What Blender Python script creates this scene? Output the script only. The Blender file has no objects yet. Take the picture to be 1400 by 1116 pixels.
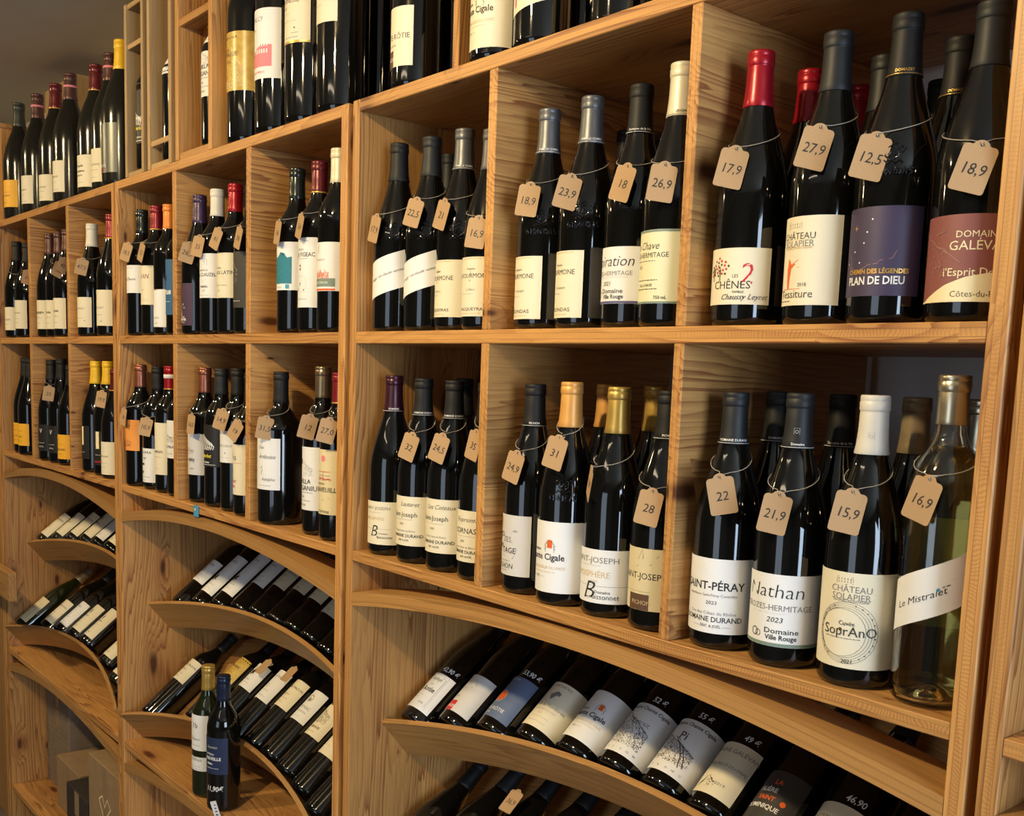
import bpy, bmesh, math, random
from mathutils import Vector, Matrix, Euler
random.seed(7)
scene = bpy.context.scene
col = scene.collection
PI = math.pi; sin = math.sin; cos = math.cos; R = math.radians

# ---------------------------------------------------------------- camera, world, lights, exposure
W_, H_, F_, CY_ = 1400, 1116, 1425.05, 696.2
def cam_axes():
    y, p, r = R(49.998), R(7.2977), R(2.0590)
    f = Vector((-sin(y)*cos(p), cos(y)*cos(p), -sin(p)))
    rt = Vector((cos(y), sin(y), 0)); u = rt.cross(f)
    return cos(r)*rt + sin(r)*u, -sin(r)*rt + cos(r)*u, f
cr, cu, cf = cam_axes()
cd = bpy.data.cameras.new('camera'); cam = bpy.data.objects.new('camera', cd); col.objects.link(cam)
cam.matrix_world = Matrix(((cr.x, cu.x, -cf.x, 1.5672), (cr.y, cu.y, -cf.y, -.9510), (cr.z, cu.z, -cf.z, -.0649), (0, 0, 0, 1)))
cd.sensor_fit = 'HORIZONTAL'; cd.sensor_width = 36; cd.lens = F_/W_*36
cd.shift_y = (CY_ - H_/2)/W_; cd.clip_start = .01; cd.clip_end = 50
scene.camera = cam
world = bpy.data.worlds.new('world'); scene.world = world; world.use_nodes = True
bg = world.node_tree.nodes['Background']; bg.inputs[0].default_value = (.55, .68, .9, 1); bg.inputs[1].default_value = .15
vs = scene.view_settings
vs.view_transform = 'Standard'; vs.look = 'None'; vs.gamma = 1; vs.use_curve_mapping = False
vs.exposure = 0.6
def light(name, kind, loc, power, color, target=None, **kw):
    d = bpy.data.lights.new(name, kind); d.energy = power; d.color = color
    for k, v in kw.items(): setattr(d, k, v)
    o = bpy.data.objects.new(name, d); col.objects.link(o); o.location = loc
    if target is not None:
        o.rotation_euler = (Vector(target)-Vector(loc)).to_track_quat('-Z', 'Y').to_euler()
    return o
WARM = (1.0, .76, .41)
for i, (lx, lp) in enumerate(((-2.7, 8), (-1.05, 9), (.50, 15))):
    light('ceiling_spot', 'AREA', (lx, -1.42, .90), lp, WARM, (lx-.1, .1, -.35), shape='DISK', size=.09, spread=R(150))
light('window_daylight', 'AREA', (3.52, -.72, -.12), 52, (.62, .78, 1.0), (0, -.95, -.5), shape='RECTANGLE', size=1.25, size_y=1.5)
light('window_daylight', 'AREA', (.9, -3.52, -.25), 10, (.70, .83, 1.0), (0, 0, -.6), shape='RECTANGLE', size=1.3, size_y=1.5)
light('ceiling_lamp', 'AREA', (.2, -2.3, .94), 3, (1, .80, .55), (.2, -2.3, -1), shape='RECTANGLE', size=1.2, size_y=.12)

# ---------------------------------------------------------------- materials
MATS = {}
def nodes(name):
    m = bpy.data.materials.new(name); m.use_nodes = True
    return m, m.node_tree.nodes, m.node_tree.links, m.node_tree.nodes['Principled BSDF']
def plain(name, c, rough=.5, metal=0, coat=0, spec=.5):
    if name in MATS: return MATS[name]
    m, n, l, b = nodes(name)
    b.inputs['Base Color'].default_value = (*c, 1); b.inputs['Roughness'].default_value = rough
    b.inputs['Metallic'].default_value = metal; b.inputs['Coat Weight'].default_value = coat
    b.inputs['Coat Roughness'].default_value = .08; b.inputs['Specular IOR Level'].default_value = spec
    MATS[name] = m; return m
def srgb(r, g, b):
    return tuple(((c/255+.055)/1.055)**2.4 if c > 10 else c/255/12.92 for c in (r, g, b))
def math_node(n, l, op, a, b=None, c=None):
    q = n.new('ShaderNodeMath'); q.operation = op
    for i, v in enumerate((a, b, c)):
        if v is None: continue
        if isinstance(v, (int, float)): q.inputs[i].default_value = v
        else: l.new(v, q.inputs[i])
    return q.outputs[0]
def mix(n, l, fac, a, b, mode='MIX'):
    q = n.new('ShaderNodeMix'); q.data_type = 'RGBA'; q.blend_type = mode
    for s, v in ((q.inputs[0], fac), (q.inputs[6], a), (q.inputs[7], b)):
        if isinstance(v, (int, float)): s.default_value = v
        elif isinstance(v, tuple): s.default_value = (*v[:3], 1)
        else: l.new(v, s)
    return q.outputs[2]
def ramp(n, l, x, lo, hi):
    q = n.new('ShaderNodeMapRange'); q.inputs[1].default_value = lo; q.inputs[2].default_value = hi
    q.interpolation_type = 'SMOOTHSTEP'; l.new(x, q.inputs[0]); return q.outputs[0]
def wood(name, light_c, dark_c, knot_c, contrast=1.0, rough=.42, ring_scale=1.0, knots=1.0):
    """wood read from the board coordinates wc = (along the grain, across, through) and wt = place through the thickness"""
    m, n, l, b = nodes(name)
    at = n.new('ShaderNodeAttribute'); at.attribute_name = 'wc'
    oi = n.new('ShaderNodeObjectInfo')
    off = n.new('ShaderNodeVectorMath'); off.operation = 'SCALE'; off.inputs[0].default_value = (37, 23, 11); l.new(oi.outputs['Random'], off.inputs['Scale'])
    ad = n.new('ShaderNodeVectorMath'); l.new(at.outputs['Vector'], ad.inputs[0]); l.new(off.outputs[0], ad.inputs[1])
    def scaled(v, s):
        q = n.new('ShaderNodeVectorMath'); q.operation = 'MULTIPLY'; l.new(v, q.inputs[0]); q.inputs[1].default_value = s; return q.outputs[0]
    # slow wander of the rings
    nz = n.new('ShaderNodeTexNoise'); nz.inputs['Scale'].default_value = 1; nz.inputs['Detail'].default_value = 2
    l.new(scaled(ad.outputs[0], (1.1, 5, 5)), nz.inputs['Vector'])
    # knots
    vo = n.new('ShaderNodeTexVoronoi'); vo.inputs['Scale'].default_value = 1; vo.inputs['Randomness'].default_value = .9
    vo.voronoi_dimensions = '2D'
    l.new(scaled(ad.outputs[0], (3.4, 10.5, 1)), vo.inputs['Vector'])
    sx = n.new('ShaderNodeSeparateColor'); l.new(vo.outputs['Color'], sx.inputs[0])
    size = math_node(n, l, 'MULTIPLY', ramp(n, l, sx.outputs[0], .5, 1.0), .17*knots)
    kd = math_node(n, l, 'DIVIDE', vo.outputs['Distance'], math_node(n, l, 'ADD', size, .001))
    knot = math_node(n, l, 'SUBTRACT', 1, ramp(n, l, kd, .3, 1.0))
    halo = math_node(n, l, 'SUBTRACT', 1, ramp(n, l, kd, .6, 3.0))
    se = n.new('ShaderNodeSeparateXYZ'); l.new(ad.outputs[0], se.inputs[0])
    ph = math_node(n, l, 'MULTIPLY', se.outputs[1], 85*ring_scale)
    ph = math_node(n, l, 'ADD', ph, math_node(n, l, 'MULTIPLY', nz.outputs[0], 15*ring_scale))
    n2 = n.new('ShaderNodeTexNoise'); n2.inputs['Scale'].default_value = 1; n2.inputs['Detail'].default_value = 3
    l.new(scaled(ad.outputs[0], (.5, 34, 20)), n2.inputs['Vector'])
    n3 = n.new('ShaderNodeTexNoise'); n3.inputs['Scale'].default_value = 1; n3.inputs['Detail'].default_value = 1
    l.new(scaled(ad.outputs[0], (1.6, 16, 16)), n3.inputs['Vector'])
    ph = math_node(n, l, 'ADD', ph, math_node(n, l, 'MULTIPLY', n2.outputs[0], 5.5))
    ph = math_node(n, l, 'ADD', ph, math_node(n, l, 'MULTIPLY', halo, 2.2))
    ph = math_node(n, l, 'ADD', ph, math_node(n, l, 'MULTIPLY', se.outputs[2], 60))
    fr = math_node(n, l, 'FRACT', ph)
    ring = math_node(n, l, 'POWER', fr, 2.4)
    ring = math_node(n, l, 'MULTIPLY', ring, math_node(n, l, 'MULTIPLY_ADD', ramp(n, l, n3.outputs[0], .36, .62), .75, .25))
    ring = math_node(n, l, 'MULTIPLY', ring, math_node(n, l, 'SUBTRACT', 1, ramp(n, l, fr, .93, 1.0)))
    fine = n.new('ShaderNodeTexNoise'); fine.inputs['Scale'].default_value = 1; fine.inputs['Detail'].default_value = 4; fine.inputs['Roughness'].default_value = .6
    l.new(scaled(ad.outputs[0], (14, 420, 420)), fine.inputs['Vector'])
    # glued staves about a hand wide
    st = math_node(n, l, 'FLOOR', math_node(n, l, 'MULTIPLY', se.outputs[1], 9.5))
    wn = n.new('ShaderNodeTexWhiteNoise'); wn.noise_dimensions = '1D'; l.new(st, wn.inputs['W'])
    base = mix(n, l, math_node(n, l, 'MULTIPLY', ring, 1.15*contrast), light_c, dark_c)
    base = mix(n, l, math_node(n, l, 'MULTIPLY', ramp(n, l, fine.outputs[0], .35, .7), .34*contrast), base, dark_c)
    tone = math_node(n, l, 'MULTIPLY_ADD', wn.outputs[0], .32, .80)
    cmb = n.new('ShaderNodeCombineColor')
    for i in range(3): l.new(tone, cmb.inputs[i])
    base = mix(n, l, 1.0, base, cmb.outputs[0], 'MULTIPLY')
    base = mix(n, l, math_node(n, l, 'MULTIPLY', halo, .35), base, dark_c)
    base = mix(n, l, math_node(n, l, 'MULTIPLY', knot, .9), base, knot_c)
    # three-ply edge: the middle ply shows its end grain
    wt = n.new('ShaderNodeAttribute'); wt.attribute_name = 'wt'
    a = math_node(n, l, 'ABSOLUTE', wt.outputs['Fac'])
    mid = math_node(n, l, 'SUBTRACT', 1, ramp(n, l, a, .19, .22))
    line = math_node(n, l, 'MULTIPLY', ramp(n, l, a, .17, .205), math_node(n, l, 'SUBTRACT', 1, ramp(n, l, a, .205, .24)))
    wv = n.new('ShaderNodeTexWave'); wv.inputs['Scale'].default_value = 75; wv.inputs['Distortion'].default_value = 16; wv.inputs['Detail'].default_value = 1.5; wv.inputs['Detail Scale'].default_value = .35
    l.new(scaled(ad.outputs[0], (1, 1, 1.6)), wv.inputs['Vector'])
    pc = math_node(n, l, 'MULTIPLY', ramp(n, l, nz.outputs[0], .35, .62), .55)
    endg = mix(n, l, math_node(n, l, 'MULTIPLY', wv.outputs['Fac'], math_node(n, l, 'ADD', pc, .15)), light_c, dark_c)
    base = mix(n, l, math_node(n, l, 'MULTIPLY', mid, .5), base, endg)
    base = mix(n, l, math_node(n, l, 'MULTIPLY', line, .45), base, knot_c)
    l.new(base, b.inputs['Base Color'])
    b.inputs['Roughness'].default_value = rough; b.inputs['Specular IOR Level'].default_value = .35
    bp = n.new('ShaderNodeBump'); bp.inputs['Strength'].default_value = .12; bp.inputs['Distance'].default_value = .001
    l.new(math_node(n, l, 'ADD', ring, fine.outputs[0]), bp.inputs['Height']); l.new(bp.outputs[0], b.inputs['Normal'])
    MATS[name] = m; return m
PINE = wood('pine', (.62, .325, .100), (.25, .086, .028), (.065, .018, .007))
BEECH = wood('bent_beech', (.45, .24, .078), (.25, .12, .036), (.2, .09, .03), .8, .4, .5, .25)
CRATE = wood('crate_pine', (.50, .33, .15), (.36, .21, .085), (.2, .1, .04), .7, .6, .7, .6)
def mottled(name, c1, c2, scale, rough, bump=0):
    m, n, l, b = nodes(name)
    tc = n.new('ShaderNodeTexCoord'); nz = n.new('ShaderNodeTexNoise'); nz.inputs['Scale'].default_value = scale; nz.inputs['Detail'].default_value = 4
    l.new(tc.outputs['Object'], nz.inputs['Vector'])
    l.new(mix(n, l, ramp(n, l, nz.outputs[0], .3, .7), c1, c2), b.inputs['Base Color']); b.inputs['Roughness'].default_value = rough
    if bump:
        bp = n.new('ShaderNodeBump'); bp.inputs['Strength'].default_value = bump; bp.inputs['Distance'].default_value = .002
        l.new(nz.outputs[0], bp.inputs['Height']); l.new(bp.outputs[0], b.inputs['Normal'])
    MATS[name] = m; return m
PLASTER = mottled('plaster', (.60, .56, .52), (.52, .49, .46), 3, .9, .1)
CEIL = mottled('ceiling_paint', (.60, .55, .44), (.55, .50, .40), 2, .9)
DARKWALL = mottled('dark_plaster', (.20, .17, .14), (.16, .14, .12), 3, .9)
FLOORM = mottled('floor_stone', (.16, .13, .11), (.10, .085, .075), 6, .5)
CARD = mottled('cardboard', (.33, .22, .12), (.29, .19, .10), 30, .8)
CARDG = mottled('grey_cardboard', (.25, .19, .14), (.21, .16, .12), 25, .8)
BLACKCARD = mottled('black_cardboard', (.035, .028, .024), (.028, .022, .02), 25, .7)
KRAFT = mottled('kraft', (.46, .29, .145), (.40, .25, .12), 900, .75)
GLASS = plain('black_glass', (.0035, .0035, .003), .035, 0, .3)
GREENG = plain('green_glass', (.010, .014, .004), .04, 0, .3)
DULLG = plain('dull_glass', (.010, .010, .007), .16, 0, 0)
STRING = plain('string', (.36, .32, .27), .9)
INK = plain('ink', (.02, .018, .016), .6)
WHITEINK = plain('white_ink', (.8, .8, .78), .5)

# ---------------------------------------------------------------- mesh helpers
def link(name, me, parent=None, mat=None, loc=None, rot=None):
    o = bpy.data.objects.new(name, me)
    col.objects.link(o)
    if mat is not None and me is not None and not me.materials: me.materials.append(mat)
    if parent: o.parent = parent
    if loc: o.location = loc
    if rot: o.rotation_euler = rot
    return o
def mesh(name, verts, faces, smooth=False):
    me = bpy.data.meshes.new(name); me.from_pydata(verts, [], faces); me.update()
    if smooth: me.shade_smooth()
    return me
def thing(name, label, cat, loc=(0, 0, 0), rot=(0, 0, 0), group=None, me=None, mat=None):
    o = link(name, me, None, mat, loc, rot); o['label'] = label; o['category'] = cat
    if group: o['group'] = group
    return o
def put_wood(me, ax, T, f=None):
    """board coordinates: ax = axis order (grain, across, thickness)"""
    n = len(me.vertices)
    me.attributes.new('wc', 'FLOAT_VECTOR', 'POINT'); me.attributes.new('wt', 'FLOAT', 'POINT')
    a, t = me.attributes['wc'], me.attributes['wt']
    cs = [me.vertices[i].co[ax[2]] for i in range(n)]; lo, hi = min(cs), max(cs)
    for i in range(n):
        c = me.vertices[i].co
        a.data[i].vector = (c[ax[0]], c[ax[1]], c[ax[2]]); t.data[i].value = (c[ax[2]]-(lo+hi)/2)/max(1e-6, hi-lo)
def board(name, p0, p1, ax, parent=None, mat=None, bev=.0012, loc=None, rot=None):
    bm = bmesh.new(); bmesh.ops.create_cube(bm, size=1)
    for v in bm.verts:
        v.co = Vector(((p0[i]+p1[i])/2 + v.co[i]*(p1[i]-p0[i]) for i in range(3)))
    if bev: bmesh.ops.bevel(bm, geom=bm.edges[:], offset=bev, segments=1, affect='EDGES')
    me = bpy.data.meshes.new(name); bm.to_mesh(me); bm.free(); put_wood(me, ax, 0)
    return link(name, me, parent, mat or PINE, loc, rot)
def box(name, p0, p1, parent=None, mat=None, bev=.001):
    bm = bmesh.new(); bmesh.ops.create_cube(bm, size=1)
    for v in bm.verts: v.co = Vector(((p0[i]+p1[i])/2 + v.co[i]*(p1[i]-p0[i]) for i in range(3)))
    if bev: bmesh.ops.bevel(bm, geom=bm.edges[:], offset=bev, segments=1, affect='EDGES')
    me = bpy.data.meshes.new(name); bm.to_mesh(me); bm.free()
    return link(name, me, parent, mat)
def lathe(name, prof, seg=28):
    vs, fs = [], []
    for r, z in prof:
        for k in range(seg):
            a = 2*PI*k/seg; vs.append((r*cos(a), r*sin(a), z))
    for i in range(len(prof)-1):
        for k in range(seg):
            k2 = (k+1) % seg; fs.append((i*seg+k, i*seg+k2, (i+1)*seg+k2, (i+1)*seg+k))
    fs.append(tuple(range(seg))[::-1]); fs.append(tuple((len(prof)-1)*seg+k for k in range(seg)))
    me = mesh(name, vs, fs, True)
    return me
def tube(name, pts, r, seg=5):
    cu_ = bpy.data.curves.new(name, 'CURVE'); cu_.dimensions = '3D'; cu_.bevel_depth = r; cu_.bevel_resolution = 1
    sp = cu_.splines.new('POLY'); sp.points.add(len(pts)-1)
    for i, p in enumerate(pts): sp.points[i].co = (*p, 1)
    o = bpy.data.objects.new(name, cu_); me = bpy.data.meshes.new_from_object(o); bpy.data.objects.remove(o)
    return me
_tc = {}
def text_geo(txt, size, bold=0, shear=0, wide=1, align='CENTER'):
    """flat triangles of a text in metres, cached"""
    key = (txt, round(size, 5), bold, shear, wide, align)
    if key in _tc: return _tc[key]
    c = bpy.data.curves.new('t', 'FONT'); c.body = txt; c.size = size; c.align_x = align; c.align_y = 'CENTER'
    c.resolution_u = 2; c.offset = bold*size; c.shear = shear; c.fill_mode = 'FRONT'
    o = bpy.data.objects.new('t', c); me = bpy.data.meshes.new_from_object(o)
    bm = bmesh.new(); bm.from_mesh(me); bmesh.ops.remove_doubles(bm, verts=bm.verts, dist=1e-7)
    bm.verts.ensure_lookup_table(); bm.verts.index_update()
    r = ([(v.co.x*wide, v.co.y) for v in bm.verts], [tuple(v.index for v in f.verts) for f in bm.faces])
    bm.free(); bpy.data.objects.remove(o); bpy.data.curves.remove(c); bpy.data.meshes.remove(me)
    _tc[key] = r; return r
def stroke(pts, w):
    """flat ribbon along a polyline"""
    vs, fs = [], []
    for i, p in enumerate(pts):
        a = pts[max(0, i-1)]; b = pts[min(len(pts)-1, i+1)]
        dx, dy = b[0]-a[0], b[1]-a[1]; L = math.hypot(dx, dy) or 1
        vs += [(p[0]-dy/L*w/2, p[1]+dx/L*w/2), (p[0]+dy/L*w/2, p[1]-dx/L*w/2)]
        if i: fs.append((2*i-2, 2*i-1, 2*i+1, 2*i))
    return vs, fs
def rect2(x0, y0, x1, y1, n=8):
    n = max(1, int(abs(x1-x0)/.004)+1); vs = []; fs = []
    for i in range(n+1):
        x = x0+(x1-x0)*i/n; vs += [(x, y0), (x, y1)]
        if i: fs.append((2*i-2, 2*i, 2*i+1, 2*i-1))
    return vs, fs
def disc2(x, y, r, n=20, ry=None):
    ry = ry or r
    return [(x+r*cos(2*PI*k/n), y+ry*sin(2*PI*k/n)) for k in range(n)], [tuple(range(n))]
def ring2(x, y, r, w, n=28, a0=0, a1=360, ry=None):
    ry = ry or r
    return stroke([(x+r*cos(R(a0+(a1-a0)*k/n)), y+ry*sin(R(a0+(a1-a0)*k/n))) for k in range(n+1)], w)
# ---------------------------------------------------------------- inks, papers, capsules
INKS = dict(ink=INK, white_ink=WHITEINK,
    gold_ink=plain('gold_ink', srgb(214, 170, 84), .35, .6), red=plain('red_ink', srgb(196, 38, 48), .5),
    dred=plain('dark_red_ink', srgb(120, 28, 36), .5), grey=plain('grey_ink', srgb(120, 118, 116), .6),
    lgrey=plain('light_grey_ink', srgb(178, 176, 172), .6), beige=plain('beige_ink', srgb(206, 178, 132), .6),
    orange=plain('orange_ink', srgb(222, 98, 32), .5), green=plain('green_ink', srgb(58, 92, 48), .6),
    blue=plain('blue_ink', srgb(70, 150, 185), .5), brown=plain('brown_ink', srgb(92, 66, 48), .6),
    teal=plain('teal_ink', srgb(30, 120, 138), .6), sage=plain('sage_ink', srgb(120, 140, 126), .6),
    yellow=plain('yellow_ink', srgb(226, 210, 60), .5), pink=plain('pink_ink', srgb(226, 130, 140), .6),
    navy=plain('navy_ink', srgb(34, 48, 78), .6), violet=plain('violet_ink', srgb(86, 84, 130), .6),
    cream=plain('cream_ink', srgb(236, 222, 178), .6), mauve=plain('mauve_ink', srgb(158, 118, 112), .6),
    taupe=plain('taupe_ink', srgb(130, 116, 92), .6), rust=plain('rust_ink', srgb(128, 66, 60), .6))
PAPERS = dict(
    white=plain('white_paper', srgb(228, 228, 226), .55), cream=plain('cream_paper', srgb(226, 217, 190), .6),
    dcream=plain('deep_cream_paper', srgb(220, 205, 162), .6), yellow=plain('yellow_paper', srgb(236, 176, 48), .55),
    black=plain('black_paper', srgb(34, 33, 33), .45), violet=plain('violet_paper', srgb(60, 50, 78), .5),
    dviolet=plain('plum_paper', srgb(66, 46, 70), .5), blue=plain('blue_paper', srgb(50, 98, 140), .5),
    orange=plain('orange_paper', srgb(228, 150, 70), .6), rust=plain('rust_paper', srgb(134, 78, 72), .55),
    gold=mottled('gold_paper', (.62, .42, .09), (.48, .30, .05), 60, .3), navy=plain('navy_paper', srgb(36, 48, 78), .45),
    slateblue=plain('slate_blue_paper', srgb(92, 108, 140), .5), pale=plain('pale_grey_paper', srgb(205, 203, 200), .55),
    beige=plain('beige_paper', srgb(214, 200, 160), .6), greencream=plain('green_cream_paper', srgb(222, 218, 180), .6),
    metal=plain('woven_metal_paper', srgb(104, 106, 100), .35, .5), dgrey=plain('dark_grey_paper', srgb(58, 56, 54), .5))
CAPS = dict(
    black=plain('black_foil', srgb(21, 21, 22), .55, 0, 0, .35), slate=plain('slate_foil', srgb(29, 31, 33), .52, 0, 0, .4),
    gray=plain('grey_foil', srgb(100, 102, 106), .4, .5), crimson=plain('crimson_foil', srgb(132, 30, 42), .32, .3),
    red=plain('red_foil', srgb(158, 20, 34), .3, .3), white=plain('white_foil', srgb(216, 212, 200), .4),
    ivory=plain('ivory_foil', srgb(216, 208, 182), .42, .2), gold=plain('gold_foil', srgb(198, 164, 84), .34, .6),
    yellow=plain('yellow_foil', srgb(236, 190, 40), .38, .1), orange=plain('orange_foil', srgb(226, 136, 50), .38, .1),
    tan=plain('tan_foil', srgb(216, 160, 84), .38, .2), copper=plain('copper_foil', srgb(150, 92, 70), .32, .7),
    bronze=plain('bronze_foil', srgb(140, 122, 96), .3, .8), plum=plain('plum_foil', srgb(62, 24, 38), .3, .3),
    purple=plain('purple_foil', srgb(62, 44, 74), .34, .3), maroon=plain('maroon_foil', srgb(98, 28, 34), .3, .3),
    taupe=plain('taupe_foil', srgb(140, 124, 98), .36, .2), silver=plain('silver_foil', srgb(196, 186, 160), .28, .85),
    brown=plain('brown_foil', srgb(82, 50, 46), .36, .3), blackgreen=plain('black_green_foil', srgb(36, 42, 38), .22, .3),
    navy=plain('navy_foil', srgb(28, 38, 62), .3, .3), greencap=plain('green_wax', srgb(40, 46, 36), .4))
CAPS['redwhite'] = CAPS['red']; CAPS['brownband'] = CAPS['brown']; CAPS['blackgold'] = CAPS['black']

# ---------------------------------------------------------------- printing helpers: items in (mm across, share of label height)
def T(t, x, z, s, c='ink', bold=0, shear=0, wide=1): return ('t', t, x, z, s, c, bold, shear, wide)
def B(x0, z0, x1, z1, c='ink'): return ('b', x0, z0, x1, z1, c)
def O(x, z, r, c='ink', w=0): return ('o', x, z, r, c, w)          # w 0 = filled disc
def S(pts, w=.35, c='ink'): return ('s', pts, w, c)                # pts in mm, mm from the label's foot
def micro(x0, x1, z, c='grey', seed=1, h=.9):
    rnd = random.Random(seed*31+int(z*97)); out = []; x = x0
    while x < x1:
        w = rnd.uniform(2, 6); out.append(('m', x, z, min(x+w, x1), h, c)); x += w+1.1
    return out
def scrawl(x0, x1, z, c='ink', amp=3, w=.4, seed=3):
    """a joined-up signature line"""
    rnd = random.Random(seed); pts = []; n = max(6, int((x1-x0)*1.6))
    for i in range(n+1):
        t = i/n; pts.append((x0+(x1-x0)*t+.9*sin(i*2.1), z+amp*.5*sin(i*1.9+rnd.random())*(1 if i % 4 else 1.8)))
    return ('s2', pts, w, c)
def house(x, z, s, c='grey'):
    L = []
    L += [('s2z', [(x-s, z), (x-s, z+.5*s), (x-.9*s, z+.8*s), (x+.9*s, z+.8*s), (x+s, z+.5*s), (x+s, z), (x-s, z)], .35, c)]
    for k in range(5):
        for j in range(2): L.append(('s2z', [(x-.75*s+.37*s*k, z+.12*s+.32*s*j), (x-.75*s+.37*s*k, z+.32*s+.32*s*j)], .55, c))
    return L
def cypress(x, z, h, c='grey'):
    return [('s2z', [(x-1+abs(1-i/4)*.4+(i % 2)*2*(1-i/9), z+h*i/9) for i in range(9)], .5, c)]
def vines(x0, x1, z0, z1, c='ink', seed=2, n=60):
    n = int(n*2.2)
    """rows of small pen strokes climbing a hillside"""
    rnd = random.Random(seed); L = []
    for i in range(n):
        x = rnd.uniform(x0, x1); top = z1-(x-x0)/(x1-x0)*(z1-z0)*.5; z = z0+(top-z0)*rnd.random()
        L.append(('s2z', [(x, z), (x+rnd.uniform(-.8, .8), z+rnd.uniform(.5, 1.6)), (x+rnd.uniform(-1.2, 1.4), z+rnd.uniform(0, 1.2))], rnd.uniform(.4, .9), c))
    L.append(('s2z', [(x0+(x1-x0)*k/12, z1-(z1-z0)*.5*k/12+1.2*sin(k*1.3)) for k in range(13)], .7, c))
    return L
def D(paper='white', half=60, items=(), **o): return dict(paper=paper, half=half, items=items, **o)
def flat(*a):
    r = []
    for x in a: r += x if isinstance(x, list) else [x]
    return r
cigale = lambda big, yr: flat(T('Domaine', -24, .60, 5.2, bold=.01), T('Chante Cigale', -8, .50, 9.6, bold=.018), T('CHÂTEAUNEUF-DU-PAPE', -5, .35, 4.6, 'beige'),
    micro(-28, 18, .29, 'beige', 4, .8), T(yr+' ——', -12, .22, 3.6), B(4, .63, 12, .74, 'orange'), ('s2z', [(1, 56), (1, 68), (15, 68), (15, 56)], .5, 'ink'), ('s2z', [(1, 68), (5, 71), (8, 74), (11, 71), (15, 68)], .5, 'ink'), ('s2z', [(-2, 66), (2, 64), (-1, 60)], .5, 'ink'), ('s2z', [(18, 66), (14, 64), (17, 60)], .5, 'ink'))
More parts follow.
